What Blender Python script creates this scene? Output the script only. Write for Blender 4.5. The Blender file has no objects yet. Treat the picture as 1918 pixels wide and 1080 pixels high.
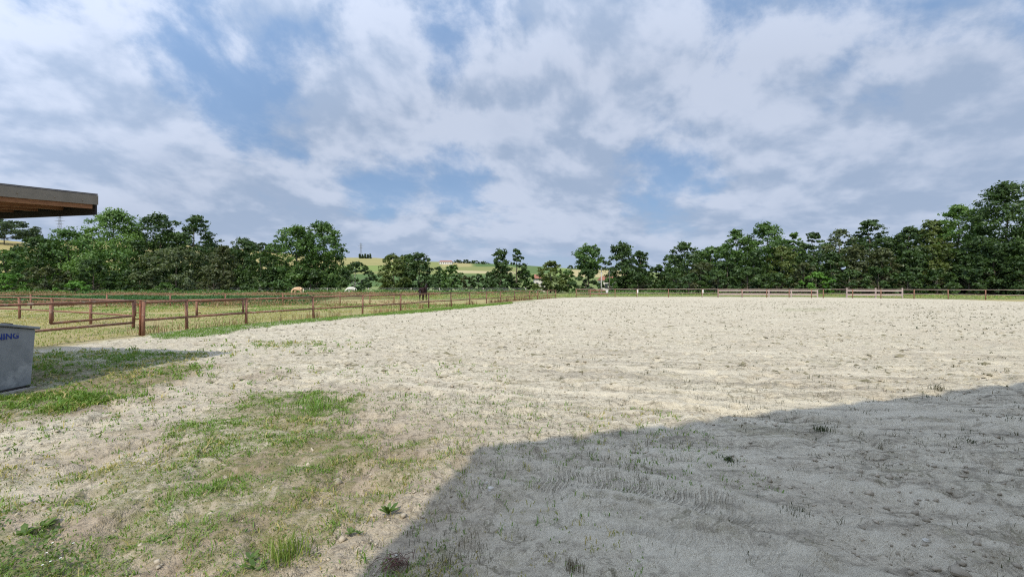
import bpy, bmesh, math, random
import numpy as np
from mathutils import Vector, Matrix

# ------------------------------------------------------------------ camera, sky, sun, exposure
F, HC, YH, CX = 800.0, 1.65, 536.0, 959.0        # photograph measured in pixels: focal length, eye height, horizon row
scene = bpy.context.scene
C = scene.collection
cam = bpy.data.cameras.new("camera"); cam_o = bpy.data.objects.new("camera", cam); C.objects.link(cam_o)
cam.sensor_width = 36.0; cam.lens = 36.0 * F / 1918.0
cam.shift_y = -4.0 / 1918.0; cam.clip_start = 0.05; cam.clip_end = 6000
cam_o.location = (0, 0, HC); cam_o.rotation_euler = (math.radians(90), 0, 0)
scene.camera = cam_o

SUN_EL = math.radians(49.5)
SUN_AZ = (-0.257, -0.966)                         # where the sun stands: behind the viewer, a little to the left
sun = bpy.data.lights.new("sun", 'SUN'); sun_o = bpy.data.objects.new("sun", sun); C.objects.link(sun_o)
sun.energy = 3.9; sun.angle = math.radians(0.6); sun.color = (1.0, 0.92, 0.75)
sdir = Vector((SUN_AZ[0] * math.cos(SUN_EL), SUN_AZ[1] * math.cos(SUN_EL), math.sin(SUN_EL))).normalized()
sun_o.rotation_euler = sdir.to_track_quat('Z', 'Y').to_euler()
sun_o.location = (0, -20, 40)

world = bpy.data.worlds.new("World"); scene.world = world; world.use_nodes = True


class NT:
    """small helper to write node trees"""
    def __init__(self, tree):
        self.t = tree; self.n = tree.nodes; self.l = tree.links; self.n.clear()

    def new(self, typ, **kw):
        nd = self.n.new(typ)
        for k, v in kw.items():
            setattr(nd, k, v)
        return nd

    def put(self, sock, v):
        if isinstance(v, bpy.types.NodeSocket):
            self.l.new(v, sock)
        elif isinstance(v, (tuple, list)):
            dv = sock.default_value
            sock.default_value = tuple(v) + ((1.0,) if len(dv) == 4 and len(v) == 3 else ())
        else:
            sock.default_value = v

    def math(self, op, a, b=0.0, c=0.0, clamp=False):
        nd = self.new('ShaderNodeMath', operation=op, use_clamp=clamp)
        self.put(nd.inputs[0], a); self.put(nd.inputs[1], b)
        if op == 'MULTIPLY_ADD': self.put(nd.inputs[2], c)
        return nd.outputs[0]

    def vmath(self, op, a, b=(0, 0, 0)):
        nd = self.new('ShaderNodeVectorMath', operation=op)
        self.put(nd.inputs[0], a)
        if op == 'SCALE': self.put(nd.inputs[3], b)
        else: self.put(nd.inputs[1], b)
        return nd.outputs['Value'] if op in ('DOT_PRODUCT', 'LENGTH') else nd.outputs[0]

    def mix(self, f, a, b, mode='MIX'):
        nd = self.new('ShaderNodeMix', data_type='RGBA', blend_type=mode)
        self.put(nd.inputs[0], f); self.put(nd.inputs[6], a); self.put(nd.inputs[7], b)
        return nd.outputs[2]

    def ramp(self, v, lo, hi, a=0.0, b=1.0, smooth=True):
        nd = self.new('ShaderNodeMapRange', interpolation_type='SMOOTHSTEP' if smooth else 'LINEAR')
        self.put(nd.inputs[0], v); self.put(nd.inputs[1], lo); self.put(nd.inputs[2], hi)
        self.put(nd.inputs[3], a); self.put(nd.inputs[4], b)
        return nd.outputs[0]

    def noise(self, vec, scale, detail=4.0, rough=0.55, dist=0.0):
        nd = self.new('ShaderNodeTexNoise')
        if vec is not None: self.put(nd.inputs['Vector'], vec)
        self.put(nd.inputs['Scale'], scale); self.put(nd.inputs['Detail'], detail)
        self.put(nd.inputs['Roughness'], rough); self.put(nd.inputs['Distortion'], dist)
        return nd.outputs[0]


def pixdir(px, py):
    return Vector(((px - CX) / F, 1.0, (YH - py) / F)).normalized()


def build_sky():
    w = NT(world.node_tree)
    out = w.new('ShaderNodeOutputWorld'); bg = w.new('ShaderNodeBackground')
    sky = w.new('ShaderNodeTexSky', sky_type='NISHITA')
    sky.sun_disc = False; sky.sun_elevation = SUN_EL
    sky.sun_rotation = math.atan2(SUN_AZ[0], SUN_AZ[1])
    sky.air_density = 1.0; sky.dust_density = 1.2; sky.ozone_density = 1.2
    STR = 0.1
    tc = w.new('ShaderNodeTexCoord'); D = tc.outputs['Generated']
    sep = w.new('ShaderNodeSeparateXYZ'); w.put(sep.inputs[0], D)
    z = w.math('MAXIMUM', sep.outputs[2], 0.0)
    # cloud coordinates: heaps seen from the side, pressed together towards the horizon
    lz = w.math('LOGARITHM', w.math('ADD', z, 0.13), math.e)
    comb = w.new('ShaderNodeCombineXYZ')
    w.put(comb.inputs[0], w.math('MULTIPLY_ADD', sep.outputs[0], 1.0, w.math('MULTIPLY', lz, 0.10)))
    w.put(comb.inputs[1], sep.outputs[1]); w.put(comb.inputs[2], w.math('MULTIPLY', lz, 0.62))
    P = comb.outputs[0]
    big = w.noise(P, 2.6, 3.0, 0.5, 0.15)
    mid = w.noise(w.vmath('ADD', P, (4.4, 1.2, 9.0)), 5.2, 8.0, 0.57, 0.15)
    fine = w.noise(w.vmath('ADD', P, (7.3, 2.1, 1.0)), 15.0, 6.0, 0.60, 0.2)
    dens = w.math('ADD', w.math('MULTIPLY', big, 0.50), w.math('MULTIPLY', mid, 0.80))
    dens = w.math('ADD', dens, w.math('MULTIPLY', fine, 0.26))           # about 0.8 on average
    # openings in the deck and thicker banks, by the direction they are seen in
    gaps = [(450, 50, 5, .22), (565, 125, 3.5, .20), (400, 165, 5, .17), (500, 235, 4.5, .22), (250, 190, 3, .12),
            (890, 25, 5, .22), (835, 110, 2.5, .17), (700, 330, 4, .20), (860, 318, 4, .17),
            (1200, 335, 3.5, .26), (1290, 345, 3.5, .20), (1600, 75, 5, .18), (1770, 50, 7, .16), (1560, 350, 2.5, .18), (645, 60, 2.5, .15)]
    banks = [(1060, 200, 10, .10), (130, 130, 8, .03), (210, 300, 7, .12), (700, 180, 6, .08), (1450, 250, 8, .12), (1750, 320, 7, .12), (1100, 375, 3, .14)]
    acc = dens
    for lst, sg in ((gaps, -1), (banks, 1)):
        for (px, py, deg, wt) in lst:
            dd = w.vmath('DOT_PRODUCT', D, tuple(pixdir(px, py)))
            acc = w.math('ADD', acc, w.ramp(dd, math.cos(math.radians(deg * 1.7)), 1.0, 0.0, sg * wt * (0.60 if sg < 0 else 1.0)))
    cover = w.ramp(acc, 0.56, 0.775, 0.14, 1.0)
    # lit crests and grey undersides: compare with the cloud a little higher up
    mid2 = w.noise(w.vmath('ADD', P, (4.4, 1.2, 9.055)), 5.2, 4.5, 0.56, 0.15)
    big2 = w.noise(w.vmath('ADD', P, (3.1, -1.7, 5.0)), 3.4, 4.0, 0.52, 0.2)
    lit = w.math('MULTIPLY_ADD', w.math('SUBTRACT', mid, mid2), 2.6, w.math('MULTIPLY_ADD', big2, 1.25, -0.125))
    lit = w.math('MULTIPLY_ADD', w.math('SUBTRACT', fine, 0.5), 0.20, lit)
    lit = w.ramp(lit, 0.18, 0.80)
    thick = w.ramp(acc, 0.84, 1.10)
    k = 1.0 / STR
    c_grey = tuple(v * k for v in (0.365, 0.458, 0.62)); c_white = tuple(v * k for v in (0.585, 0.655, 0.80))
    cl = w.mix(lit, c_grey, c_white)
    cl = w.mix(w.math('MULTIPLY', thick, 0.35), cl, tuple(v * k for v in (0.43, 0.51, 0.665)))
    blue = w.mix(0.55, sky.outputs[0], tuple(v * k for v in (0.25, 0.43, 0.74)))
    col = w.mix(w.math('MULTIPLY', cover, 0.95), blue, cl)
    # cloud lit through from behind is brighter the nearer it stands to the sun
    near_sun = w.ramp(w.vmath('DOT_PRODUCT', D, tuple(sdir)), -0.25, 1.0, 1.0, 2.6, False)
    col = w.mix(1.0, col, near_sun, 'MULTIPLY')
    hz = w.ramp(z, 0.0, 0.17, 0.55, 0.0)
    col = w.mix(hz, col, tuple(v * k for v in (0.43, 0.52, 0.69)))
    world.cycles.sampling_method = 'MANUAL'; world.cycles.sample_map_resolution = 512
    w.put(bg.inputs[0], col); bg.inputs[1].default_value = STR
    w.l.new(bg.outputs[0], out.inputs[0])


build_sky()
vs = scene.view_settings
scene.display_settings.display_device = 'sRGB'
vs.view_transform = 'Standard'; vs.look = 'None'; vs.exposure = 0.0; vs.gamma = 1.0; vs.use_curve_mapping = False
scene.render.engine = 'CYCLES'
scene.cycles.use_denoising = False; scene.cycles.filter_width = 1.15
scene.cycles.max_bounces = 6; scene.cycles.diffuse_bounces = 3; scene.cycles.transmission_bounces = 3
scene.cycles.transparent_max_bounces = 4

# ------------------------------------------------------------------ helpers
rng = np.random.default_rng(7)
random.seed(7)


def ss(x):
    x = np.clip(x, 0.0, 1.0)
    return x * x * (3 - 2 * x)


RX = [-900, 0, 60, 120, 300, 480, 560, 640, 700, 760, 800, 870, 960, 1060, 1150, 1250, 1918, 2800]
RY = [445, 449, 455, 450, 455, 468, 477, 482, 482, 486, 490, 492, 495, 502, 505, 511, 515, 515]


def gz(X, Y):
    """height of the land: flat paddocks, then fields that rise to a ridge 620 m off"""
    X = np.asarray(X, float); Y = np.asarray(Y, float)
    t = X / np.maximum(Y, 1.0)
    ry = np.interp(t * F + CX, RX, RY)
    Hr = HC + (YH - ry) / F * 620.0
    s = (Y - 190.0) / 430.0
    up = np.clip(s, 0, 1); up = up * up * 0.25 + up * 0.75
    return Hr * np.where(s <= 1, up, np.maximum(1 - 0.25 * (s - 1), 0.0)) * (Y > 1)


def G(px, py, z=0.0):
    d = F * (HC - z) / (py - YH)
    return ((px - CX) / F * d, d)


def at(px, py, d):
    return ((px - CX) / F * d, d, HC - (py - YH) * d / F)


def _h(ix, iy, seed):
    n = (ix.astype(np.int64) * 374761393 + iy.astype(np.int64) * 668265263 + seed * 982451653) & 0xFFFFFFFF
    n = ((n ^ (n >> 13)) * 1274126177) & 0xFFFFFFFF
    return ((n ^ (n >> 16)) & 0xFFFF) / 65535.0


def vn(x, y, seed=0):
    ix = np.floor(x); iy = np.floor(y); fx = x - ix; fy = y - iy
    fx = fx * fx * (3 - 2 * fx); fy = fy * fy * (3 - 2 * fy)
    a = _h(ix, iy, seed); b = _h(ix + 1, iy, seed); c = _h(ix, iy + 1, seed); d = _h(ix + 1, iy + 1, seed)
    return (a * (1 - fx) + b * fx) * (1 - fy) + (c * (1 - fx) + d * fx) * fy


def fbm(x, y, seed=0, octv=4, g=0.5):
    s = 0; a = 1; t = 0
    for i in range(octv):
        s = s + a * vn(x * 2 ** i + 17.3 * i, y * 2 ** i - 9.1 * i, seed + i); t += a; a *= g
    return s / t


def sdf(poly, x, y):
    """signed distance to a polygon, negative inside"""
    d = np.full(x.shape, 1e9); ins = np.zeros(x.shape, bool)
    n = len(poly)
    for i in range(n):
        ax, ay = poly[i]; bx, by = poly[(i + 1) % n]
        ex, ey = bx - ax, by - ay
        L = ex * ex + ey * ey + 1e-12
        t = np.clip(((x - ax) * ex + (y - ay) * ey) / L, 0, 1)
        d = np.minimum(d, (x - ax - t * ex) ** 2 + (y - ay - t * ey) ** 2)
        c = ((ay > y) != (by > y))
        with np.errstate(divide='ignore', invalid='ignore'):
            xi = ax + (y - ay) / (by - ay if by != ay else 1e-9) * ex
        ins ^= c & (x < xi)
    d = np.sqrt(d)
    return np.where(ins, -d, d)


def linedist(pts, x, y):
    """distance to a polyline, signed side, length along it"""
    best = np.full(x.shape, 1e9); side = np.zeros(x.shape); along = np.zeros(x.shape); acc = 0
    for (ax, ay), (bx, by) in zip(pts[:-1], pts[1:]):
        ex, ey = bx - ax, by - ay; L = math.hypot(ex, ey)
        t = np.clip(((x - ax) * ex + (y - ay) * ey) / (L * L), 0, 1)
        d = np.hypot(x - ax - t * ex, y - ay - t * ey)
        m = d < best
        best = np.where(m, d, best)
        side = np.where(m, np.sign((x - ax) * ey - (y - ay) * ex), side)
        along = np.where(m, acc + t * L, along); acc += L
    return best * side, along


def mesh_np(name, verts, quads=None, tris=None):
    me = bpy.data.meshes.new(name)
    verts = np.asarray(verts, np.float32)
    nq = 0 if quads is None else len(quads); nt = 0 if tris is None else len(tris)
    me.vertices.add(len(verts)); me.vertices.foreach_set('co', verts.ravel())
    parts = []
    if nq: parts.append(np.asarray(quads, np.int32).ravel())
    if nt: parts.append(np.asarray(tris, np.int32).ravel())
    loops = np.concatenate(parts)
    me.loops.add(len(loops)); me.loops.foreach_set('vertex_index', loops)
    tot = np.concatenate([np.full(nq, 4, np.int32), np.full(nt, 3, np.int32)])
    st = np.concatenate([[0], np.cumsum(tot)[:-1]]).astype(np.int32)
    me.polygons.add(nq + nt); me.polygons.foreach_set('loop_start', st); me.polygons.foreach_set('loop_total', tot)
    me.update(calc_edges=True)
    return me


def attr(me, name, data, domain='POINT', typ='FLOAT'):
    a = me.attributes.new(name, typ, domain)
    a.data.foreach_set('value' if typ == 'FLOAT' else 'color', np.asarray(data, np.float32).ravel())


def smooth(me):
    me.polygons.foreach_set('use_smooth', np.ones(len(me.polygons), bool))


def obj(name, me, mat=None, parent=None, loc=None):
    o = bpy.data.objects.new(name, me); C.objects.link(o)
    if mat is not None and me is not None and len(me.materials) == 0: me.materials.append(mat)
    if parent is not None: o.parent = parent
    if loc is not None: o.location = loc
    return o


def tag(o, label, cat, group=None, kind=None):
    o['label'] = label
    if cat: o['category'] = cat
    if group: o['group'] = group
    if kind: o['kind'] = kind
    return o


def thing(name, label, cat, loc=(0, 0, 0), rz=0.0, group=None):
    o = bpy.data.objects.new(name, None); C.objects.link(o)
    o.location = loc; o.rotation_euler = (0, 0, rz); o.empty_display_size = 0.2
    return tag(o, label, cat, group)


class MB:
    """collects simple shapes into one mesh"""
    def __init__(s): s.v = []; s.f = []

    def box(s, c, size, rot=None, bev=0.0):
        hx, hy, hz = (q / 2 for q in size); b = len(s.v)
        pts = []
        for sx in (-1, 1):
            for sy in (-1, 1):
                for sz in (-1, 1): pts.append(Vector((sx * hx, sy * hy, sz * hz)))
        for p in pts:
            if rot is not None: p = rot @ p
            s.v.append(tuple(p + Vector(c)))
        for f in ((0, 1, 3, 2), (4, 6, 7, 5), (0, 4, 5, 1), (2, 3, 7, 6), (0, 2, 6, 4), (1, 5, 7, 3)):
            s.f.append(tuple(b + i for i in f))

    def hexa(s, pts):
        """eight corners: bottom four, then top four, both counter-clockwise"""
        b = len(s.v); s.v += [tuple(p) for p in pts]
        for f in ((3, 2, 1, 0), (4, 5, 6, 7), (0, 1, 5, 4), (1, 2, 6, 5), (2, 3, 7, 6), (3, 0, 4, 7)):
            s.f.append(tuple(b + i for i in f))

    def tube(s, path, radii, seg=8, cap=True):
        path = [Vector(p) for p in path]; rings = []
        for i, p in enumerate(path):
            a = path[max(i - 1, 0)]; c = path[min(i + 1, len(path) - 1)]
            d = (c - a).normalized()
            u = d.cross(Vector((0, 0, 1))) if abs(d.z) < 0.95 else d.cross(Vector((1, 0, 0)))
            u.normalize(); w = d.cross(u)
            r = radii[i] if isinstance(radii, (list, tuple)) else radii
            b = len(s.v)
            for k in range(seg):
                a_ = 2 * math.pi * k / seg
                s.v.append(tuple(p + (u * math.cos(a_) + w * math.sin(a_)) * r))
            rings.append(b)
        for a, b in zip(rings[:-1], rings[1:]):
            for k in range(seg):
                s.f.append((a + k, a + (k + 1) % seg, b + (k + 1) % seg, b + k))
        if cap:
            s.f.append(tuple(rings[0] + k for k in range(seg))[::-1]); s.f.append(tuple(rings[-1] + k for k in range(seg)))

    def mesh(s, name, sm=False):
        me = bpy.data.meshes.new(name); me.from_pydata(s.v, [], s.f); me.update()
        if sm:
            smooth(me)
            for p in me.polygons:
                if len(p.vertices) > 4: p.use_smooth = False
        return me

    def build(s, name, mat, parent=None, sm=False):
        return obj(name, s.mesh(name, sm), mat, parent)


# ------------------------------------------------------------------ materials
def new_mat(name):
    m = bpy.data.materials.new(name); m.use_nodes = True
    return m, NT(m.node_tree)


def principled(n, col, rough=0.8, metal=0.0, bump=None, spec=0.3):
    out = n.new('ShaderNodeOutputMaterial'); p = n.new('ShaderNodeBsdfPrincipled')
    n.put(p.inputs['Base Color'], col); n.put(p.inputs['Roughness'], rough); n.put(p.inputs['Metallic'], metal)
    n.put(p.inputs['Specular IOR Level'], spec)
    if bump is not None: n.l.new(bump, p.inputs['Normal'])
    n.l.new(p.outputs[0], out.inputs[0])
    return p


def bump(n, h, strength=0.4, dist=0.02):
    b = n.new('ShaderNodeBump'); n.put(b.inputs['Height'], h)
    b.inputs['Strength'].default_value = strength; b.inputs['Distance'].default_value = dist
    return b.outputs[0]


def speckled(name, a, b, scale=8.0, rough=0.8, metal=0.0, bs=0.25, bd=0.01, c=None, cs=3.0, stretch=(1, 1, 1), spec=0.3):
    m, n = new_mat(name)
    tc = n.new('ShaderNodeTexCoord').outputs['Object']
    tc = n.vmath('MULTIPLY', tc, stretch)
    f = n.noise(tc, scale, 6, 0.6)
    col = n.mix(n.ramp(f, 0.3, 0.7), a, b)
    if c is not None:
        col = n.mix(n.ramp(n.noise(tc, cs, 5, 0.65), 0.52, 0.68), col, c)
    principled(n, col, rough, metal, bump(n, n.noise(tc, scale * 3, 4), bs, bd), spec)
    return m


M = {}
M['rust'] = speckled('rusty_pipe', (0.245, 0.120, 0.078), (0.150, 0.072, 0.045), 9, 0.75, c=(0.26, 0.185, 0.14), cs=5)
M['rust_dark'] = speckled('dark_rusty_pipe', (0.21, 0.075, 0.035), (0.10, 0.04, 0.025), 11, 0.75, c=(0.32, 0.12, 0.04), cs=6)
M['pipe_pale'] = speckled('pale_weathered_pipe', (0.34, 0.255, 0.22), (0.23, 0.16, 0.135), 7, 0.7)
M['plank'] = speckled('pinkish_white_plank', (0.43, 0.345, 0.315), (0.31, 0.24, 0.215), 5, 0.8, stretch=(1, 6, 6))
M['white'] = speckled('white_paint', (0.76, 0.76, 0.74), (0.66, 0.66, 0.63), 5, 0.6)
M['grey_wood'] = speckled('pale_wood_post', (0.42, 0.39, 0.34), (0.30, 0.27, 0.23), 6, 0.85, stretch=(4, 4, 0.6))
M['joist'] = speckled('brown_timber', (0.27, 0.13, 0.058), (0.18, 0.08, 0.036), 5, 0.75, stretch=(5, 1, 5))
M['deckwood'] = speckled('roof_boarding', (0.20, 0.10, 0.05), (0.13, 0.06, 0.03), 5, 0.8, stretch=(6, 1, 1))
M['fascia'] = speckled('grey_brown_sheet_metal', (0.20, 0.175, 0.14), (0.155, 0.135, 0.105), 3, 0.5, 0.1, bs=0.1)
M['dark_metal'] = speckled('dark_sheet_metal', (0.035, 0.032, 0.035), (0.022, 0.02, 0.022), 3, 0.5, 0.1, bs=0.1)
M['roof_metal'] = speckled('roof_sheet', (0.16, 0.15, 0.14), (0.11, 0.10, 0.10), 3, 0.45, 0.3, bs=0.1)
M['bin'] = speckled('grey_plastic_bin', (0.215, 0.232, 0.25), (0.165, 0.18, 0.197), 4, 0.55, c=(0.29, 0.305, 0.32), cs=2.2, bs=0.15)
M['bin_lid'] = speckled('grey_bin_lid', (0.20, 0.22, 0.24), (0.14, 0.155, 0.175), 5, 0.5, c=(0.28, 0.29, 0.30), cs=3)
M['blue'] = speckled('blue_print', (0.012, 0.035, 0.20), (0.01, 0.028, 0.16), 20, 0.6)
M['concrete'] = speckled('concrete', (0.36, 0.34, 0.30), (0.26, 0.245, 0.215), 7, 0.9)
M['stone'] = speckled('pale_stone', (0.55, 0.52, 0.46), (0.42, 0.40, 0.35), 14, 0.85, bs=0.4)
M['barn_wood'] = speckled('barn_boards', (0.70, 0.66, 0.60), (0.60, 0.56, 0.50), 4, 0.85, stretch=(6, 6, 0.6))  # unseen walls, made pale to bounce light into the foreground shade
M['bark'] = speckled('bark', (0.12, 0.10, 0.075), (0.065, 0.055, 0.045), 5, 0.95, bs=0.6, bd=0.05)
M['bark_pale'] = speckled('pale_bark', (0.36, 0.34, 0.29), (0.20, 0.185, 0.155), 4, 0.9, bs=0.5, bd=0.04)
M['steel'] = speckled('grey_steel', (0.30, 0.32, 0.35), (0.24, 0.26, 0.29), 2, 0.6, 0.3)
M['render_white'] = speckled('white_render', (0.62, 0.59, 0.54), (0.52, 0.49, 0.44), 0.6, 0.9)
M['roof_tile'] = speckled('red_roof_tiles', (0.30, 0.13, 0.085), (0.22, 0.09, 0.06), 1.5, 0.85)
M['window'] = speckled('dark_window', (0.03, 0.035, 0.04), (0.05, 0.055, 0.06), 1, 0.2, spec=0.5)
M['horse_dark'] = speckled('dark_brown_coat', (0.026, 0.013, 0.012), (0.015, 0.008, 0.008), 5, 0.8, spec=0.1)
M['horse_black'] = speckled('black_hair', (0.012, 0.010, 0.011), (0.02, 0.016, 0.016), 9, 0.6)
M['horse_white'] = speckled('white_coat', (0.72, 0.69, 0.62), (0.62, 0.58, 0.51), 4, 0.7)
M['horse_cream'] = speckled('cream_coat', (0.60, 0.40, 0.25), (0.50, 0.32, 0.19), 4, 0.7)
M['horse_flax'] = speckled('flaxen_hair', (0.68, 0.58, 0.44), (0.55, 0.46, 0.33), 9, 0.7)
M['twig'] = speckled('dead_twig', (0.15, 0.075, 0.06), (0.09, 0.05, 0.04), 20, 0.9)
M['petal'] = speckled('white_petals', (0.80, 0.80, 0.76), (0.72, 0.72, 0.66), 30, 0.6)


def leaf_mat(name, col, alt, trans=0.35):
    m, n = new_mat(name)
    a = n.new('ShaderNodeAttribute', attribute_name='tint').outputs['Fac']
    c = n.mix(n.ramp(a, 0.0, 1.0, smooth=False), col, alt)
    out = n.new('ShaderNodeOutputMaterial')
    df = n.new('ShaderNodeBsdfDiffuse'); tr = n.new('ShaderNodeBsdfTranslucent'); gl = n.new('ShaderNodeBsdfGlossy')
    n.put(df.inputs[0], c); n.put(tr.inputs[0], n.mix(1.0, c, (1.15, 1.25, 0.55), 'MULTIPLY'))
    n.put(gl.inputs[0], (0.5, 0.55, 0.55)); gl.inputs['Roughness'].default_value = 0.45
    m1 = n.new('ShaderNodeMixShader'); m1.inputs[0].default_value = trans
    n.l.new(df.outputs[0], m1.inputs[1]); n.l.new(tr.outputs[0], m1.inputs[2])
    m2 = n.new('ShaderNodeMixShader'); m2.inputs[0].default_value = 0.035
    n.l.new(m1.outputs[0], m2.inputs[1]); n.l.new(gl.outputs[0], m2.inputs[2])
    n.l.new(m2.outputs[0], out.inputs[0])
    return m


LEAF = {
    'dk': leaf_mat('leaf_dark', (0.038, 0.070, 0.023), (0.076, 0.125, 0.034)),
    'md': leaf_mat('leaf_mid', (0.055, 0.109, 0.028), (0.111, 0.189, 0.046)),
    'lt': leaf_mat('leaf_light', (0.078, 0.151, 0.039), (0.158, 0.249, 0.066)),
    'ol': leaf_mat('leaf_olive', (0.072, 0.105, 0.030), (0.150, 0.180, 0.048)),
    'gy': leaf_mat('leaf_greygreen', (0.078, 0.104, 0.049), (0.145, 0.173, 0.077)),
    'br': leaf_mat('leaf_brownish', (0.058, 0.074, 0.032), (0.115, 0.128, 0.052)),
    'iv': leaf_mat('leaf_bright', (0.076, 0.173, 0.028), (0.139, 0.275, 0.046)),
    'fd': leaf_mat('leaf_far', (0.050, 0.079, 0.039), (0.088, 0.128, 0.056)),
}
GRASS = leaf_mat('grass_blades', (0.120, 0.235, 0.034), (0.46, 0.37, 0.16), 0.3)       # tint 0 green ... 1 straw
SPROUT = leaf_mat('sprout_blades', (0.035, 0.056, 0.020), (0.13, 0.10, 0.055), 0.2)
WEED = leaf_mat('weed_leaves', (0.070, 0.125, 0.030), (0.135, 0.195, 0.050), 0.3)
CROP = leaf_mat('crop_leaves', (0.030, 0.085, 0.026), (0.065, 0.135, 0.036), 0.3)
DRYWEED = leaf_mat('dry_weeds', (0.15, 0.125, 0.05), (0.30, 0.17, 0.10), 0.2)


def ground_mat():
    m, n = new_mat('ground_soil')
    P = n.new('ShaderNodeTexCoord').outputs['Object']
    A = lambda s: n.new('ShaderNodeAttribute', attribute_name=s).outputs['Fac']
    g, dt, pd, gr = A('grass'), A('dirt'), A('paddock'), A('green')
    n1 = n.noise(P, 0.45, 5, 0.6); n2 = n.noise(P, 3.2, 6, 0.62); n3 = n.noise(P, 14.0, 5, 0.65); n4 = n.noise(P, 70.0, 3, 0.6)
    sand = n.mix(n.ramp(n1, 0.35, 0.65), (0.540, 0.480, 0.370), (0.605, 0.552, 0.425))
    sand = n.mix(n.ramp(n2, 0.42, 0.66, 0, 0.5), sand, (0.46, 0.405, 0.31))
    sand = n.mix(n.ramp(n3, 0.49, 0.64, 0, 0.78), sand, (0.265, 0.228, 0.172))
    fl = n.noise(n.vmath('ADD', P, (31.0, 7.0, 0)), 5.5, 5, 0.75, 0.8)
    sand = n.mix(n.ramp(fl, 0.575, 0.63, 0, 0.80), sand, (0.165, 0.15, 0.095))
    fl2 = n.noise(n.vmath('ADD', P, (3.0, 57.0, 0)), 1.7, 7, 0.75, 0.6)
    sand = n.mix(n.ramp(fl2, 0.53, 0.63, 0, 0.60), sand, (0.28, 0.25, 0.155))
    sand = n.mix(n.ramp(n4, 0.38, 0.62, 0.0, 0.40), sand, (0.30, 0.262, 0.205))
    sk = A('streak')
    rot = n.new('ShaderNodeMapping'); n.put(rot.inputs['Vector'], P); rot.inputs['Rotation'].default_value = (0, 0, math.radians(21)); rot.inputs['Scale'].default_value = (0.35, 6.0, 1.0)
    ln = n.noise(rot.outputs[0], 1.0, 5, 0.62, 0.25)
    sw = A('sweep')  # dark lines below put relief shade into the colour, where bump hardly shows
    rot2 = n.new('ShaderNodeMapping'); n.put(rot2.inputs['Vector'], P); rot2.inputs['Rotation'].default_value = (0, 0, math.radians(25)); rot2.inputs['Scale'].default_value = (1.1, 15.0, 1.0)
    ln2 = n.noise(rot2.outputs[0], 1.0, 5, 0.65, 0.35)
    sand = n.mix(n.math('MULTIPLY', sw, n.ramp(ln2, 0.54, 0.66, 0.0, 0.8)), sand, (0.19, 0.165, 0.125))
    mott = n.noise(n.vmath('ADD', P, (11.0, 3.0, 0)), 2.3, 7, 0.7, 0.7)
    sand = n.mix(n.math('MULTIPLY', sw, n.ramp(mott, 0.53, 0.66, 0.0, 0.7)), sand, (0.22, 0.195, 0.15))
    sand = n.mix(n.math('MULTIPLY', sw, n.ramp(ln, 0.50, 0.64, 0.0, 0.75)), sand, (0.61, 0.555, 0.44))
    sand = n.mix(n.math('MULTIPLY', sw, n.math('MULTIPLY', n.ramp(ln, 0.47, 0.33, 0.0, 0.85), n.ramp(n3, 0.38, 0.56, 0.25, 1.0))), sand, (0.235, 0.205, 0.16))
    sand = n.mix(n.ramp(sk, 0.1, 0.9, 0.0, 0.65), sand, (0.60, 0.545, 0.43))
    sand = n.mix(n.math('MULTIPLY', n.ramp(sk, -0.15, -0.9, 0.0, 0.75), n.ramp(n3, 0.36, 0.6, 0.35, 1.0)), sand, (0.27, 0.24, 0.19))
    dirt = n.mix(n.ramp(n2, 0.35, 0.65), (0.36, 0.285, 0.205), (0.23, 0.172, 0.12))
    dirt = n.mix(n.ramp(n3, 0.46, 0.66, 0, 0.7), dirt, (0.105, 0.08, 0.055))
    col = n.mix(dt, sand, dirt)
    mossy = n.mix(n.ramp(n3, 0.3, 0.7), (0.13, 0.145, 0.045), (0.22, 0.20, 0.085))
    mossy = n.mix(gr, mossy, (0.055, 0.115, 0.030))
    col = n.mix(n.math('MULTIPLY', g, n.ramp(n3, 0.35, 0.6, 0.05, 0.65)), col, mossy)
    p1 = n.noise(P, 0.11, 4, 0.6, 0.4); p2 = n.noise(n.vmath('MULTIPLY', P, (1.0, 2.0, 1.0)), 0.9, 6, 0.65)
    pad = n.mix(n.ramp(p2, 0.32, 0.68), (0.375, 0.300, 0.155), (0.265, 0.245, 0.105))
    pad = n.mix(n.ramp(p1, 0.45, 0.62, 0, 0.6), pad, (0.19, 0.215, 0.075))
    pad = n.mix(n.ramp(n3, 0.5, 0.75, 0, 0.5), pad, (0.36, 0.28, 0.15))
    pad = n.mix(gr, pad, (0.060, 0.110, 0.030))
    col = n.mix(pd, col, pad)
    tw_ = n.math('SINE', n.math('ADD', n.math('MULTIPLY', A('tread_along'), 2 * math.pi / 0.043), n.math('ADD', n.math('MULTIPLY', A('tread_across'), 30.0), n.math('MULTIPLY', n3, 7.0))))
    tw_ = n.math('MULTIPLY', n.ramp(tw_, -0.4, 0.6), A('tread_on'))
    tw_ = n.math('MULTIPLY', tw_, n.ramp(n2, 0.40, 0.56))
    col = n.mix(n.math('MULTIPLY', tw_, 0.42), col, (0.20, 0.172, 0.13))  # groove shade painted into the colour, on top of the bump
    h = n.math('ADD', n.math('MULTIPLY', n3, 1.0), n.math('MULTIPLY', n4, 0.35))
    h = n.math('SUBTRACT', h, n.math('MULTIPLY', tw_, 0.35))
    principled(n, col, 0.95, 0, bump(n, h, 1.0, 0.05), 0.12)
    return m


M['ground'] = ground_mat()

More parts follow.
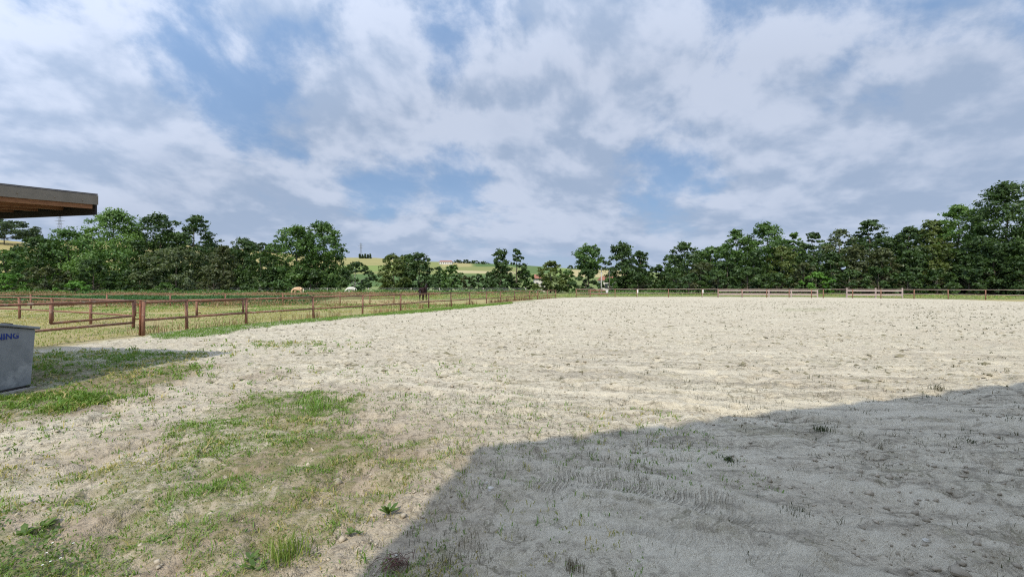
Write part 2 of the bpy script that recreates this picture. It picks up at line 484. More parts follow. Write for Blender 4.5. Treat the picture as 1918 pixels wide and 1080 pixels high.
# ------------------------------------------------------------------ the land
pxw = lambda pts: [G(x, y) for x, y in pts]
ARENA_EDGE = pxw([(150, 655), (300, 634), (400, 628), (480, 614), (580, 602), (700, 591), (800, 583), (900, 573), (970, 565), (1040, 559),
                  (1120, 557), (1300, 556.5), (1500, 557), (1650, 559), (1760, 561), (1918, 566)])
PAD_POLY = [(-260, 140), (-260, 9.0), (-22, 9.2)] + pxw([(0, 664), (70, 652), (200, 636), (265, 629), (350, 618), (461, 607.5), (587, 597),
            (679, 590), (750, 584), (803, 579), (880, 573), (940, 567), (1000, 561.5), (1041, 558), (1120, 556), (1300, 555.5), (1500, 556),
            (1650, 558), (1760, 560), (1918, 564.5)]) + [(70, 40), (90, 10), (260, 10), (260, 140)]
GRASS_POLYS = [  # outline, cover, softness in metres, how green
    (pxw([(-260, 1250), (-120, 900), (0, 880), (60, 862), (230, 832), (380, 768), (470, 736), (620, 736), (700, 768), (790, 803),
          (880, 828), (830, 880), (760, 960), (690, 1020), (640, 1090), (560, 1250)]), 0.92, 1.7, 0.15),
    (pxw([(-300, 1250), (-150, 950), (0, 960), (110, 985), (240, 1040), (330, 1250)]), 0.98, 0.5, 0.55),
    (pxw([(-250, 810), (0, 800), (150, 772), (330, 722), (425, 688), (300, 676), (70, 684), (-200, 705)]), 0.74, 0.5, 0.25),
    (pxw([(-150, 748), (70, 735), (250, 706), (330, 685), (420, 664), (250, 656), (70, 660), (-150, 668)]), 0.90, 0.5, 0.75),
    (pxw([(265, 629), (350, 618), (461, 607.5), (587, 597), (679, 590), (800, 579), (900, 571), (1000, 561.5), (1004, 564), (900, 575),
          (800, 584.5), (700, 592.5), (580, 604), (470, 616), (400, 629), (300, 638)]), 0.90, 0.4, 0.8),
    (pxw([(440, 637), (640, 636), (652, 648), (560, 656), (450, 650)]), 0.62, 0.8, 0.3),
    (pxw([(460, 742), (560, 735), (690, 752), (700, 775), (560, 790), (450, 775)]), 0.92, 0.35, 0.5),
    (pxw([(520, 702), (860, 690), (900, 740), (650, 742)]), 0.42, 0.8, 0.4),
    (pxw([(620, 1250), (700, 1020), (790, 950), (900, 900), (1010, 980), (1090, 1250)]), 0.50, 0.35, 0.2),
    (pxw([(900, 830), (930, 770), (1250, 800), (1210, 850)]), 0.36, 0.6, 0.2),
    (pxw([(1440, 576), (1570, 576), (1585, 584), (1430, 584)]), 0.66, 1.6, 0.3),
    (pxw([(1730, 600), (1930, 597), (1930, 613), (1760, 609)]), 0.52, 1.2, 0.3),
    (pxw([(930, 595), (1060, 592), (1080, 614), (940, 614)]), 0.46, 1.6, 0.2),
    (pxw([(1100, 800), (1420, 790), (1500, 850), (1150, 850)]), 0.30, 0.8, 0.2),
]
TRACKS = [  # wheel ruts: course in pixels, half width, depth, tread
    (pxw([(880, 868), (1040, 888), (1180, 903), (1310, 935), (1480, 985), (1700, 1060), (1900, 1150)]), 0.15, 0.020, 1.0),
    (pxw([(1000, 960), (1200, 975), (1420, 1030), (1560, 1100)]), 0.15, 0.014, 0.4),
    (pxw([(1180, 760), (1330, 772), (1560, 790), (1760, 805), (2000, 812)]), 0.17, 0.024, 0.5),
    (pxw([(1150, 730), (1320, 742), (1560, 762), (1800, 772), (2050, 775)]), 0.17, 0.018, 0.5),
    (pxw([(1250, 830), (1500, 850), (1750, 885), (2000, 930)]), 0.16, 0.014, 0.3),
    (pxw([(1350, 880), (1600, 930), (1850, 990), (2000, 1040)]), 0.16, 0.014, 0.3),
    (pxw([(560, 690), (800, 715), (1000, 735), (1150, 748)]), 0.2, 0.012, 0.2),
]


def cover(x, y):
    """grass cover, greenness, soil and paddock share at points of the near ground"""
    cov = np.zeros(x.shape); grn = np.zeros(x.shape); soil = np.zeros(x.shape)
    for k, (pl, I, soft, gg) in enumerate(GRASS_POLYS):
        w = ss(-sdf(pl, x, y) / soft * 0.5 + 0.5)
        grn = np.where(I * w > cov, gg, grn); cov = np.maximum(cov, I * w)
        if k in (0, 1, 2): soil = np.maximum(soil, w)
    n = 0.55 * fbm(x * 1.6, y * 1.6, 11, 4, 0.6) + 0.45 * fbm(x * 7, y * 7, 23, 3, 0.6)
    g = ss((cov - n * 1.0 - 0.02) / 0.22)
    dn = fbm(x * 0.9, y * 0.9, 41, 4, 0.6)
    dirt = soil * (0.30 + 0.65 * ss((dn - 0.34) / 0.22))
    path = ss(-sdf(PATHS, x, y) / 0.6 * 0.5 + 0.5)
    dirt = np.maximum(dirt, path * ss((fbm(x * 1.3, y * 1.3, 51, 4, 0.6) - 0.46) / 0.16) * 0.55)
    wob = (fbm(x * 0.7, y * 0.7, 61, 3) - 0.5) * 0.9
    pad = ss(-(sdf(PAD_POLY, x, y) + wob) / 0.5 * 0.5 + 0.5)
    # lush low plants beyond the second fence, on the left
    lush = ss((y - 36 + 4 * (fbm(x * 0.15, y * 0.15, 71, 3) - 0.5)) / 3) * ss((66 - y) / 5) * ss((-x - 14 - (y - 36) * 0.32) / 6)
    lush = np.maximum(lush, 0.55 * ss((y - 50) / 6))
    return g, grn, dirt, pad, lush


PATHS = pxw([(-100, 870), (-100, 800), (150, 770), (330, 725), (480, 690), (560, 700), (430, 735), (250, 820), (60, 860)])


def micro(x, y):
    """relief of trodden sand: swells, hoof marks, ruts"""
    far = 1.25 / (1.0 + (np.hypot(x, y) / 30.0) ** 2)
    h = 0.045 * (fbm(x * 0.5, y * 0.5, 3, 3) - 0.5)
    cell = vn(x * 3.6, y * 3.6, 5) * vn(x * 5.1 + 3, y * 5.1, 6)
    keep = np.ones(x.shape); rut = np.zeros(x.shape)
    for pl, hw, dep, tread in TRACKS:
        d, al = linedist(pl, x, y)
        d = d + 0.05 * (fbm(al * 1.5, al * 0, 77, 2) - 0.5)
        q = np.abs(d) / hw
        inside = ss((1.25 - q) / 0.35)
        rim = np.exp(-((q - 1.45) / 0.28) ** 2)
        tr = np.sin(al * 2 * math.pi / 0.075 + np.abs(d) * 34) * 0.5
        brk = 0.45 + 0.9 * fbm(al * 0.8, al * 0 + dep * 900, 78, 3)
        rut += brk * (inside * (-1.5 * dep + 0.003 * tread * tr) + rim * dep * 1.2)
        keep *= 1 - 0.75 * inside
    h += far * keep * (-0.075 * np.maximum(cell - 0.28, 0) * 2 + 0.042 * (fbm(x * 3.1, y * 3.1, 8, 3, 0.6) - 0.5)
                       + 0.036 * (fbm(x * 9, y * 9, 9, 3, 0.65) - 0.5))
    # drag and harrow lines sweeping across the right of the arena
    sw = ss((x + 1.5) / 3.0) * ss((16 - y) / 8.0)
    ang = np.radians(14 + 16 * ss((6.5 - y) / 4.5))
    u, v = x * np.cos(ang) - y * np.sin(ang), x * np.sin(ang) + y * np.cos(ang)
    h += sw * (0.034 * (fbm(u * 0.22, v * 3.6, 15, 3, 0.6) - 0.5) + 0.016 * (fbm(u * 0.5, v * 11, 16, 2) - 0.5))
    return h + rut


def streaks(x, y):
    """paler, finer sand in wheel marks and along the drag lines"""
    tr = np.zeros(x.shape)
    for pl, hw, dep, tread in TRACKS:
        d, al = linedist(pl, x, y); q = np.abs(d) / hw
        tr = np.maximum(tr, np.exp(-((q - 1.5) / 0.45) ** 2) * (0.4 + 0.9 * fbm(al * 0.9, al * 0 + hw * 90, 79, 3)))
    ang = np.radians(14 + 16 * ss((6.5 - y) / 4.5))
    u, v = x * np.cos(ang) - y * np.sin(ang), x * np.sin(ang) + y * np.cos(ang)
    sw = ss((x + 1.5) / 3.0) * ss((16 - y) / 8.0)
    st = sw * (fbm(u * 0.25, v * 3.0, 17, 4, 0.6) - 0.5) * 3.2
    return np.clip(tr * 0.9 + st, -1, 1)


def build_near_ground():
    NR, NC = 660, 760
    q = np.linspace(0, 1, NR)
    Y = 0.9 * (132.0 / 0.9) ** q - 1.3                      # rows close together near by, wide apart far off
    tt = np.linspace(-1.55, 1.55, NC)
    yy, t2 = np.meshgrid(Y, tt, indexing='ij')
    xx = t2 * (yy + 2.6)
    x, y = xx.ravel(), yy.ravel()
    g, grn, dirt, pad, lush = cover(x, y)
    z = micro(x, y) * (1 - 0.6 * pad) + 0.02 * g
    stk = streaks(x, y) * (1 - g)
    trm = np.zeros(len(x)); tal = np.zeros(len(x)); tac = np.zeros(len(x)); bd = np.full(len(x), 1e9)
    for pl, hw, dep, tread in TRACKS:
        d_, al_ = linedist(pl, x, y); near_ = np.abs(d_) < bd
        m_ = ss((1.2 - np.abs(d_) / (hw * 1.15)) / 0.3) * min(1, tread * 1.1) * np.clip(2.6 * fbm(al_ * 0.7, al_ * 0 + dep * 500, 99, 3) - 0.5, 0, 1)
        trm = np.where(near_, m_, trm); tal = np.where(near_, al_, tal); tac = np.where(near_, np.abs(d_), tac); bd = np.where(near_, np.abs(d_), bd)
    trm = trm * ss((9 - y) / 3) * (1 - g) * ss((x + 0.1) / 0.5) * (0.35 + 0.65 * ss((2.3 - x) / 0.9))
    swp = (0.25 + 0.75 * ss((x + 0.8) / 2.5)) * ss((14 - y) / 7.0) * (0.35 + 1.1 * fbm(x * 0.45, y * 0.45, 18, 3)) * (1 - g) * (1 - 0.7 * dirt)
    idx = np.arange(NR * NC).reshape(NR, NC)
    quads = np.stack([idx[:-1, :-1], idx[:-1, 1:], idx[1:, 1:], idx[1:, :-1]], -1).reshape(-1, 4)
    cxs = x[quads].mean(1); cys = y[quads].mean(1)
    in_pad = sdf(PAD_POLY, cxs, cys) < 0
    verge = np.zeros(len(cxs), bool)
    for k in (0, 1, 2, 3, 4):
        verge |= sdf(GRASS_POLYS[k][0], cxs, cys) < 0
    verge |= sdf(PATHS, cxs, cys) < 0
    verge &= ~in_pad
    sand = ~in_pad & ~verge
    V = np.stack([x, y, z], -1)
    for nm, msk, lab in (('sand_arena', sand, 'pale trodden sand of the riding arena'),
                         ('grass_verge', verge, 'worn grass and soil at the edge of the sand'),
                         ('paddock', in_pad, 'dry yellow green paddock behind the pipe fence')):
        qd = quads[msk]; used = np.unique(qd); rm = np.zeros(len(V), np.int64); rm[used] = np.arange(len(used))
        me = mesh_np(nm, V[used], rm[qd]); smooth(me)
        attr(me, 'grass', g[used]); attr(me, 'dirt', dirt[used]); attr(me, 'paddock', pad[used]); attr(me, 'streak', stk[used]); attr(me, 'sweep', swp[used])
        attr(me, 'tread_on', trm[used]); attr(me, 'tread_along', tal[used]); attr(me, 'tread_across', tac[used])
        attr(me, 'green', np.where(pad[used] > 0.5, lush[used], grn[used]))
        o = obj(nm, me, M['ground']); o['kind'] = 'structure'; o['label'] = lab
    return


build_near_ground()

# plain ground under and around the detailed sheets
mb = MB(); mb.v = [(-500, -120, -0.12), (500, -120, -0.12), (500, 131, -0.12), (-500, 131, -0.12)]; mb.f = [(0, 1, 2, 3)]
gme = mb.mesh('ground'); attr(gme, 'paddock', np.ones(4)); attr(gme, 'green', np.full(4, 0.2)); attr(gme, 'grass', np.zeros(4)); attr(gme, 'dirt', np.zeros(4))
go = obj('ground', gme, M['ground']); go['kind'] = 'structure'


def build_hills():
    Y = np.concatenate([np.linspace(128, 640, 130), np.linspace(660, 4200, 14)])
    t = np.linspace(-1.8, 1.8, 460)
    yy, t2 = np.meshgrid(Y, t, indexing='ij'); xx = t2 * yy
    x, y = xx.ravel(), yy.ravel(); z = gz(x, y) - 0.02
    z = z + (y > 200) * 1.2 * (fbm(x * 0.01, y * 0.01, 90, 3) - 0.5)
    px = x / y * F + CX; py = YH - (z - HC) / y * F
    col = np.tile(np.array([0.145, 0.185, 0.062]), (len(x), 1))

    def field(poly, c):
        col[sdf(poly, px, py) < 0] = c
    straw, maize, lime, olive, beige = (0.34, 0.255, 0.105), (0.042, 0.105, 0.032), (0.165, 0.225, 0.062), (0.20, 0.205, 0.075), (0.45, 0.37, 0.225)
    field([(-900, 400), (150, 400), (150, 530), (-900, 530)], straw)
    field([(150, 400), (660, 400), (660, 500), (150, 520)], (0.36, 0.285, 0.125))
    field([(640, 400), (730, 400), (800, 495), (770, 499), (640, 498)], (0.30, 0.255, 0.11))
    field([(640, 497), (800, 497), (860, 507), (640, 508)], lime)
    field([(640, 508), (850, 508), (850, 514), (640, 513)], olive)
    field([(640, 513), (960, 515), (960, 537), (640, 537)], maize)
    field([(760, 480), (860, 480), (860, 515), (790, 512)], (0.20, 0.215, 0.075))
    field([(830, 480), (885, 485), (885, 500), (830, 500)], (0.36, 0.29, 0.14))
    field([(884, 480), (1000, 485), (1000, 501), (888, 499)], maize)
    field([(800, 500), (960, 499), (990, 510), (800, 506)], olive)
    field([(850, 506), (960, 508), (970, 513), (850, 511)], beige)
    field([(985, 480), (1060, 495), (1060, 512), (985, 512)], (0.06, 0.12, 0.04))
    field([(1035, 495), (1085, 500), (1080, 516), (1035, 516)], lime)
    field([(1065, 503), (1180, 505), (1180, 520), (1065, 518)], (0.46, 0.36, 0.20))
    field([(1065, 498), (1400, 502), (1400, 509), (1065, 505)], (0.10, 0.13, 0.055))
    col = col * 0.72 + np.array([0.20, 0.215, 0.085]) * 0.28
    me = mesh_np('hills', np.stack([x, y, z], -1),
                 (lambda i: np.stack([i[:-1, :-1], i[:-1, 1:], i[1:, 1:], i[1:, :-1]], -1).reshape(-1, 4))(np.arange(len(x)).reshape(yy.shape)))
    smooth(me); attr(me, 'crop', np.c_[col, np.ones(len(x))], 'POINT', 'FLOAT_COLOR')
    m, n = new_mat('fields')
    a = n.new('ShaderNodeAttribute', attribute_name='crop').outputs['Color']
    P = n.new('ShaderNodeTexCoord').outputs['Object']
    c = n.mix(n.ramp(n.noise(P, 0.05, 6, 0.65), 0.35, 0.65, 0, 0.35), a, n.mix(1.0, a, (0.68, 0.78, 0.75), 'MULTIPLY'))
    c = n.mix(n.ramp(n.noise(n.vmath('MULTIPLY', P, (0.3, 1, 1)), 0.4, 4, 0.6), 0.45, 0.7, 0, 0.3), c, n.mix(1.0, c, (0.7, 0.8, 0.7), 'MULTIPLY'))
    principled(n, c, 0.95, spec=0.1)
    o = obj('hills', me, m); o['kind'] = 'structure'
    o['label'] = 'rolling farm fields in strips rising to a ridge'


build_hills()

# ------------------------------------------------------------------ canopy roof at the left edge
U2, V2 = Vector((0.2, 0.98, 0)).normalized(), Vector((-0.98, 0.2, 0)).normalized()
CAN = Vector((-7.7, 7.9, 3.33))                     # far right top corner of the roof


def can(u, v, z=0.0):
    """u metres towards the viewer, v metres to the left, z up from the roof plane (which falls slightly to the viewer)"""
    return CAN - U2 * u + V2 * v + Vector((0, 0, z - 0.085 * u))


cy = thing('canopy_roof', 'brown timber canopy roof with grey metal edge jutting in from the left', 'canopy', (CAN.x, CAN.y, 0))
rel = Matrix.Translation(-Vector((CAN.x, CAN.y, 0)))


def canbox(name, mat, u0, u1, v0, v1, z0, z1, parent=cy):
    mb = MB()
    mb.hexa([rel @ can(u, v, z) for z in (z0, z1) for (u, v) in ((u0, v0), (u1, v0), (u1, v1), (u0, v1))][::1])
    me = mb.mesh(name); bm = bmesh.new(); bm.from_mesh(me); bmesh.ops.recalc_face_normals(bm, faces=bm.faces); bm.to_mesh(me); bm.free()
    return obj(name, me, mat, parent)


canbox('roof_sheet', M['roof_metal'], -0.02, 6.2, -0.02, 6.0, 0.003, 0.03)
canbox('boarding', M['deckwood'], 0.03, 6.2, 0.03, 6.0, -0.045, 0.0)
canbox('fascia', M['fascia'], -0.025, 6.2, -0.025, 0.0, -0.175, -0.003)            # side edge, grey brown
f2 = canbox('fascia', M['dark_metal'], -0.025, 0.0, 0.003, 6.0, -0.36, -0.003)  # inner side seen in shade; that shade is put into the dark colour
f2['label'] = 'front fascia board, its inner shade painted dark'
canbox('edge_joist', M['joist'], 0.05, 6.2, 0.003, 0.075, -0.25, -0.048)
for k in range(1, 10):
    canbox('joist', M['joist'], 0.05, 6.2, 0.08 + k * 0.62, 0.155 + k * 0.62, -0.25, -0.048)
for u_ in (2.6, 6.1):
    canbox('beam', M['joist'], u_, u_ + 0.14, 0.05, 6.0, -0.47, -0.255)
for (u_, v_) in ((2.67, 0.5), (2.67, 5.6), (6.17, 0.5), (6.17, 5.6)):
    p = rel @ can(u_, v_, -0.475); mb = MB()
    mb.box((p.x, p.y, p.z / 2), (0.14, 0.14, p.z)); mb.build('post', M['joist'], cy)
for u_ in (0.22, 0.62, 1.1):                                                     # screw heads on the edge
    mb = MB(); c0 = rel @ can(u_, -0.026, -0.12 + 0.02 * u_)
    mb.tube([c0, c0 + Vector((0.012, -0.002, 0))], 0.011, 8); mb.build('screw', M['fascia'], cy)

# ------------------------------------------------------------------ feed bin with blue lettering
fb = thing('feed_bin', 'grey plastic feed bin with blue lettering under the canopy', 'bin', (-7.7, 6.2, 0))


def bin_pt(x, y, z): return Vector((x + 7.7, y - 6.2, z))


mb = MB()
mb.hexa([bin_pt(-8.75, 5.45, .07), bin_pt(-7.72, 5.45, .07), bin_pt(-7.72, 6.86, .07), bin_pt(-8.75, 6.86, .07),
         bin_pt(-8.80, 5.42, 1.24), bin_pt(-7.69, 5.42, 1.24), bin_pt(-7.69, 6.90, .955), bin_pt(-8.80, 6.90, .955)])
body = mb.build('body', M['bin'], fb)
bv = body.modifiers.new('bevel', 'BEVEL'); bv.width = 0.018; bv.segments = 3
mb = MB()
mb.hexa([bin_pt(-8.84, 5.38, 1.252), bin_pt(-7.655, 5.38, 1.252), bin_pt(-7.655, 6.94, .95), bin_pt(-8.84, 6.94, .95),
         bin_pt(-8.84, 5.38, 1.296), bin_pt(-7.655, 5.38, 1.296), bin_pt(-7.655, 6.94, .992), bin_pt(-8.84, 6.94, .992)])
lid = mb.build('lid', M['bin_lid'], fb); bv = lid.modifiers.new('bevel', 'BEVEL'); bv.width = 0.012; bv.segments = 2
mb = MB(); mb.box(bin_pt(-7.78, 6.58, 1.073), (0.07, 0.10, 0.022), Matrix.Rotation(math.radians(-11), 3, 'X')); mb.build('handle', M['dark_metal'], lid)
mb = MB(); mb.box(bin_pt(-8.22, 6.16, .035), (1.0, 1.36, .07)); mb.build('plinth', M['dark_metal'], fb)
fc = bpy.data.curves.new('lettering', 'FONT'); fc.body = 'NING'; fc.size = 0.128; fc.align_x = 'RIGHT'; fc.extrude = 0.0015
fc.offset = 0.0035; fc.space_character = 1.02
fc.materials.append(M['blue'])
tmp = bpy.data.objects.new('lettering_curve', fc); C.objects.link(tmp)
lme = bpy.data.meshes.new_from_object(tmp.evaluated_get(bpy.context.evaluated_depsgraph_get())); bpy.data.objects.remove(tmp)
lt = obj('lettering', lme, M['blue'], fb)
lt.matrix_parent_inverse = Matrix.Identity(4)
lean = math.atan2(0.03, 1.0)
lt.rotation_euler = (math.radians(90) - lean, 0, math.radians(90)); lt.location = bin_pt(-7.6955 + 0.004, 6.665, 0.845)
lt.scale = (0.92, 1.0, 1.0)
mb = MB(); mb.box((0, 0, 0.012), (1.24, 1.72, 0.06))
sl = mb.build('concrete_slab', M['concrete']); sl.location = (-8.28, 6.02, 0.0); sl.location.z = 0.0
tag(sl, 'thin concrete slab under the grey feed bin', 'slab')

# ------------------------------------------------------------------ barn behind the viewer whose shadow falls across the sand
BH = 8.0; run = BH / math.tan(SUN_EL)
c0 = Vector((-0.38, 4.41, 0)) - Vector((-SUN_AZ[0], -SUN_AZ[1], 0)).normalized() * run
E = Vector((9.22, 2.96, 0)).normalized(); Nb = Vector((E.y, -E.x, 0))
bn = thing('barn', 'tall pale barn behind the viewer that shades the sand', 'barn', c0)
BL, BD = 26.0, 11.0


def barnbox(name, mat, e0, e1, n0, n1, z0, z1):
    mb = MB(); mb.hexa([(E * e + Nb * n_ + Vector((0, 0, z))) for z in (z0, z1) for (e, n_) in ((e0, n0), (e0, n1), (e1, n1), (e1, n0))])
    me = mb.mesh(name); bm = bmesh.new(); bm.from_mesh(me); bmesh.ops.recalc_face_normals(bm, faces=bm.faces); bm.to_mesh(me); bm.free()
    return obj(name, me, mat, bn)


barnbox('wall', M['barn_wood'], 0.02, BL, 0.02, 0.2, 0, BH - 0.25); barnbox('wall', M['barn_wood'], 0.02, BL, BD - 0.2, BD, 0, BH - 0.25)
barnbox('wall', M['barn_wood'], 0.02, 0.2, 0.203, BD - 0.203, 0, BH - 0.25); barnbox('wall', M['barn_wood'], BL - 0.2, BL, 0.203, BD - 0.203, 0, BH - 0.25)
barnbox('roof', M['roof_metal'], 0.0, BL + 0.1, 0.0, BD + 0.1, BH - 0.245, BH)
barnbox('door', M['dark_metal'], 12, 16, -0.04, 0.017, 0.0, 4.0)

# ------------------------------------------------------------------ pipe fences and gates
def pipe_between(name, a, b, r, mat, parent, origin, seg=8):
    mb = MB(); mb.tube([Vector(a) - origin, Vector(b) - origin], r, seg)
    return mb.build(name, mat, parent, True)


POSTMESH = {}


def post_mesh(h, r, mat):
    key = (round(h, 3), r, mat.name)
    if key not in POSTMESH:
        mb = MB(); mb.tube([(0, 0, -0.15), (0, 0, h)], r, 10); mb.tube([(0, 0, h), (0, 0, h + 0.012)], r * 1.12, 10)
        me = mb.mesh('post', True); me.materials.append(mat); POSTMESH[key] = me
    return POSTMESH[key]


def fence(name, label, pts, rails, h, rp, rr, mat, rmat=None, cat='fence', group=None, jit=0.012, square=False):
    rmat = rmat or mat
    o0 = Vector((pts[0][0], pts[0][1], 0))
    f = thing(name, label, cat, o0, 0, group)
    tops = []
    for i, (x, y) in enumerate(pts):
        z = float(gz(x, y))
        p = obj('post', post_mesh(h, rp, mat), None, f, (x - o0.x, y - o0.y, z))
        p.rotation_euler = (random.uniform(-1, 1) * jit, random.uniform(-1, 1) * jit, random.uniform(0, 6))
        tops.append((x, y, z))
    for i in range(len(tops) - 1):
        a, b = tops[i], tops[i + 1]
        for zr in rails:
            da, db = (random.uniform(-1, 1) * jit for _ in range(2))
            pipe_between('rail', (a[0], a[1], a[2] + zr + da * 0.6), (b[0], b[1], b[2] + zr + db * 0.6), rr, rmat, f, o0)
    return f


MAIN = pxw([(268, 627), (350, 617), (461, 607), (587, 596), (679, 589), (750, 582.5), (803, 577), (845, 573.5), (880, 570.5), (911, 568),
            (937, 566), (964, 563.5), (992, 561.5), (1007, 560.5), (1025, 559.5), (1041, 558.5)])
fence('pipe_fence', 'long rusty two-rail pipe fence curving along the left side of the sand', MAIN, (1.10, 0.49), 1.14, 0.052, 0.041, M['rust'], cat='fence', jit=0.02)
SIDE = pxw([(250, 615), (170, 607), (98, 602), (37, 597), (-60, 592), (-220, 586)])
fence('pipe_fence', 'rusty pipe fence running off to the left edge behind the open gates', SIDE, (1.09, 0.50), 1.12, 0.052, 0.038, M['rust'], jit=0.02)
OUT = [G(-260, 582), G(-80, 580), G(58, 578), G(200, 575), G(319, 573.5), G(422, 572.5), G(530, 571.5), G(637, 570.5), G(693, 569.5), G(738, 568)]
fence('pipe_fence', 'thin far pipe fence across the dry paddock in front of the green plants', OUT, (1.02, 0.55), 1.05, 0.05, 0.028, M['rust'])
# weathered field fence with pale posts in front of the trees
fence('field_fence', 'pale field fence with white tape in front of the left trees', [G(x, y) for x, y in ((300, 549), (379, 549), (468, 549), (525, 549), (580, 549), (613, 549.2), (690, 549.2), (770, 549.2),
      (823, 549.4), (905, 549.4), (985, 549.6))], (1.15, 0.75), 1.3, 0.09, 0.016, M['grey_wood'], M['white'])
# the far end of the arena
FAR = pxw([(1079, 557), (1105, 556.8), (1152, 556.6), (1193, 556.4), (1252, 556.4), (1315, 556.6), (1345, 556.8), (1390, 557), (1436, 557.2), (1478, 557.4),
           (1520, 557.6), (1542, 557.8), (1597, 558.2), (1650, 558.8), (1712, 559.6), (1776, 560.4), (1846, 561.4), (1935, 563), (2060, 566)])
fence('pipe_fence', 'pale two-rail pipe fence along the far right end of the sand', FAR, (1.22, 0.62), 1.25, 0.055, 0.036, M['rust'], M['pipe_pale'])


def plank_fence(label, pts, rails, h, group=None, mat=None):
    o0 = Vector((pts[0][0], pts[0][1], 0)); f = thing('plank_fence', label, 'fence', o0, 0, group)
    mat = mat or M['plank']
    for (x, y) in pts:
        mb = MB(); mb.box((x - o0.x, y - o0.y, h / 2), (0.13, 0.13, h)); mb.build('post', mat, f)
    for (a, b) in zip(pts[:-1], pts[1:]):
        for zr in rails:
            d = Vector((b[0] - a[0], b[1] - a[1], 0)); L = d.length; ang = math.atan2(d.y, d.x)
            c = Vector(((a[0] + b[0]) / 2 - o0.x, (a[1] + b[1]) / 2 - o0.y, zr)) + Vector((math.sin(ang), -math.cos(ang), 0)) * 0.085
            mb = MB(); mb.box(c, (L * 0.995, 0.035, 0.19), Matrix.Rotation(ang, 3, 'Z')); mb.build('plank', mat, f)
    return f


plank_fence('pinkish white plank fence, the longer one behind the far pipe fence', pxw([(1345, 556), (1390, 556), (1440, 556.2), (1482, 556.4), (1531, 556.8)]), (0.98, 0.40), 1.12)
plank_fence('short pinkish white plank fence beside the tall pale post at far right', pxw([(1586, 557.4), (1640, 557.8), (1690, 558.2)]), (1.02, 0.42), 1.42)
plank_fence('low brown plank fence behind the far gate, left of the white bucket', pxw([(1106, 554.5), (1122, 554.5), (1137, 554.5)]), (0.95, 0.45), 1.15, mat=M['rust'])


def gate(label, a, b, z0, z1, group='open pipe gates', bars=()):
    o0 = Vector((a[0], a[1], 0)); g = thing('pipe_gate', label, 'gate', o0, 0, group)
    A0, A1, B0, B1 = (a[0], a[1], z0), (a[0], a[1], z1), (b[0], b[1], z0), (b[0], b[1], z1)
    pipe_between('stile', A0, A1, 0.042, M['rust'], g, o0); pipe_between('stile', B0, B1, 0.040, M['rust'], g, o0)
    pipe_between('top_rail', A1, B1, 0.038, M['rust'], g, o0); pipe_between('bottom_rail', A0, B0, 0.038, M['rust'], g, o0)
    for zz in bars: pipe_between('middle_rail', (a[0], a[1], zz), (b[0], b[1], zz), 0.03, M['rust'], g, o0)
    for zz in (z0 + 0.12, z1 - 0.12):
        pipe_between('hinge', (a[0], a[1], zz), (a[0] + 0.13, a[1] + 0.06, zz), 0.018, M['rust_dark'], g, o0)
    return g


gx, gy = MAIN[0]
gp = thing('gate_post', 'dark double gate post at the left end of the pipe fence', 'post', (gx - 0.11, gy + 0.02, 0))
for dx in (-0.0,):
    obj('post', post_mesh(1.16, 0.036, M['rust_dark']), None, gp, (dx, 0, 0))
for zz in (0.35, 1.0):
    pipe_between('bracket', (-0.08, 0, zz), (0.05, 0, zz), 0.014, M['rust_dark'], gp, Vector((0, 0, 0)))
gate('nearer open pipe gate reaching to the left edge behind the feed bin', (gx - 0.30, gy - 0.02), (-13.25, 10.3), 0.42, 1.16)
sx, sy = SIDE[0]
gate('farther open pipe gate hung on the side fence, between the gate posts', (sx + 0.10, sy - 0.05), (-14.25, 13.2), 0.50, 1.07)
m1, m2 = MAIN[1], MAIN[2]
gate('pipe gate folded back against the long fence beside its second post', (m1[0] - 0.03, m1[1] + 0.55), (m2[0] - 0.35, m2[1] + 0.35), 0.48, 1.05)
f1, f2_ = G(1079, 556.6), G(1104, 556.4)
gate('small brown gate at the gap in the far end of the arena fence', (f1[0] + 0.1, f1[1] + 0.4), (f2_[0], f2_[1] + 0.6), 0.35, 1.15, None, (0.75,))

# ------------------------------------------------------------------ trees
def tube_np(path, radii, seg):
    mb = MB(); mb.tube(path, radii, seg, False); return mb


TREE_TOTAL = [0]
GL, GR, GC_, GU = 'trees along the left side', 'trees of the wood on the right', 'trees in the middle distance', 'shrubs and low trees in front of the wood'


def prof(kind, h):
    if kind == 'poplar': return 0.30 + 0.80 * (1 - h) ** 0.55 * min(1, h * 5 + 0.6)
    if kind == 'bush': return math.sqrt(max(0.04, 1 - (max(h - 0.25, 0) / 0.78) ** 2))
    if kind == 'spread': return (0.55 + 0.55 * math.sin(math.pi * min(1, max(0, h * 0.8 + 0.10)))) * math.sqrt(max(0.1, 1 - h ** 5))
    if kind == 'lolly': return math.sqrt(max(0.05, 1 - ((h - 0.52) / 0.52) ** 2))
    return (0.40 + 0.68 * math.sin(math.pi * (0.2 + 0.68 * h))) * math.sqrt(max(0.05, 1 - h ** 5))


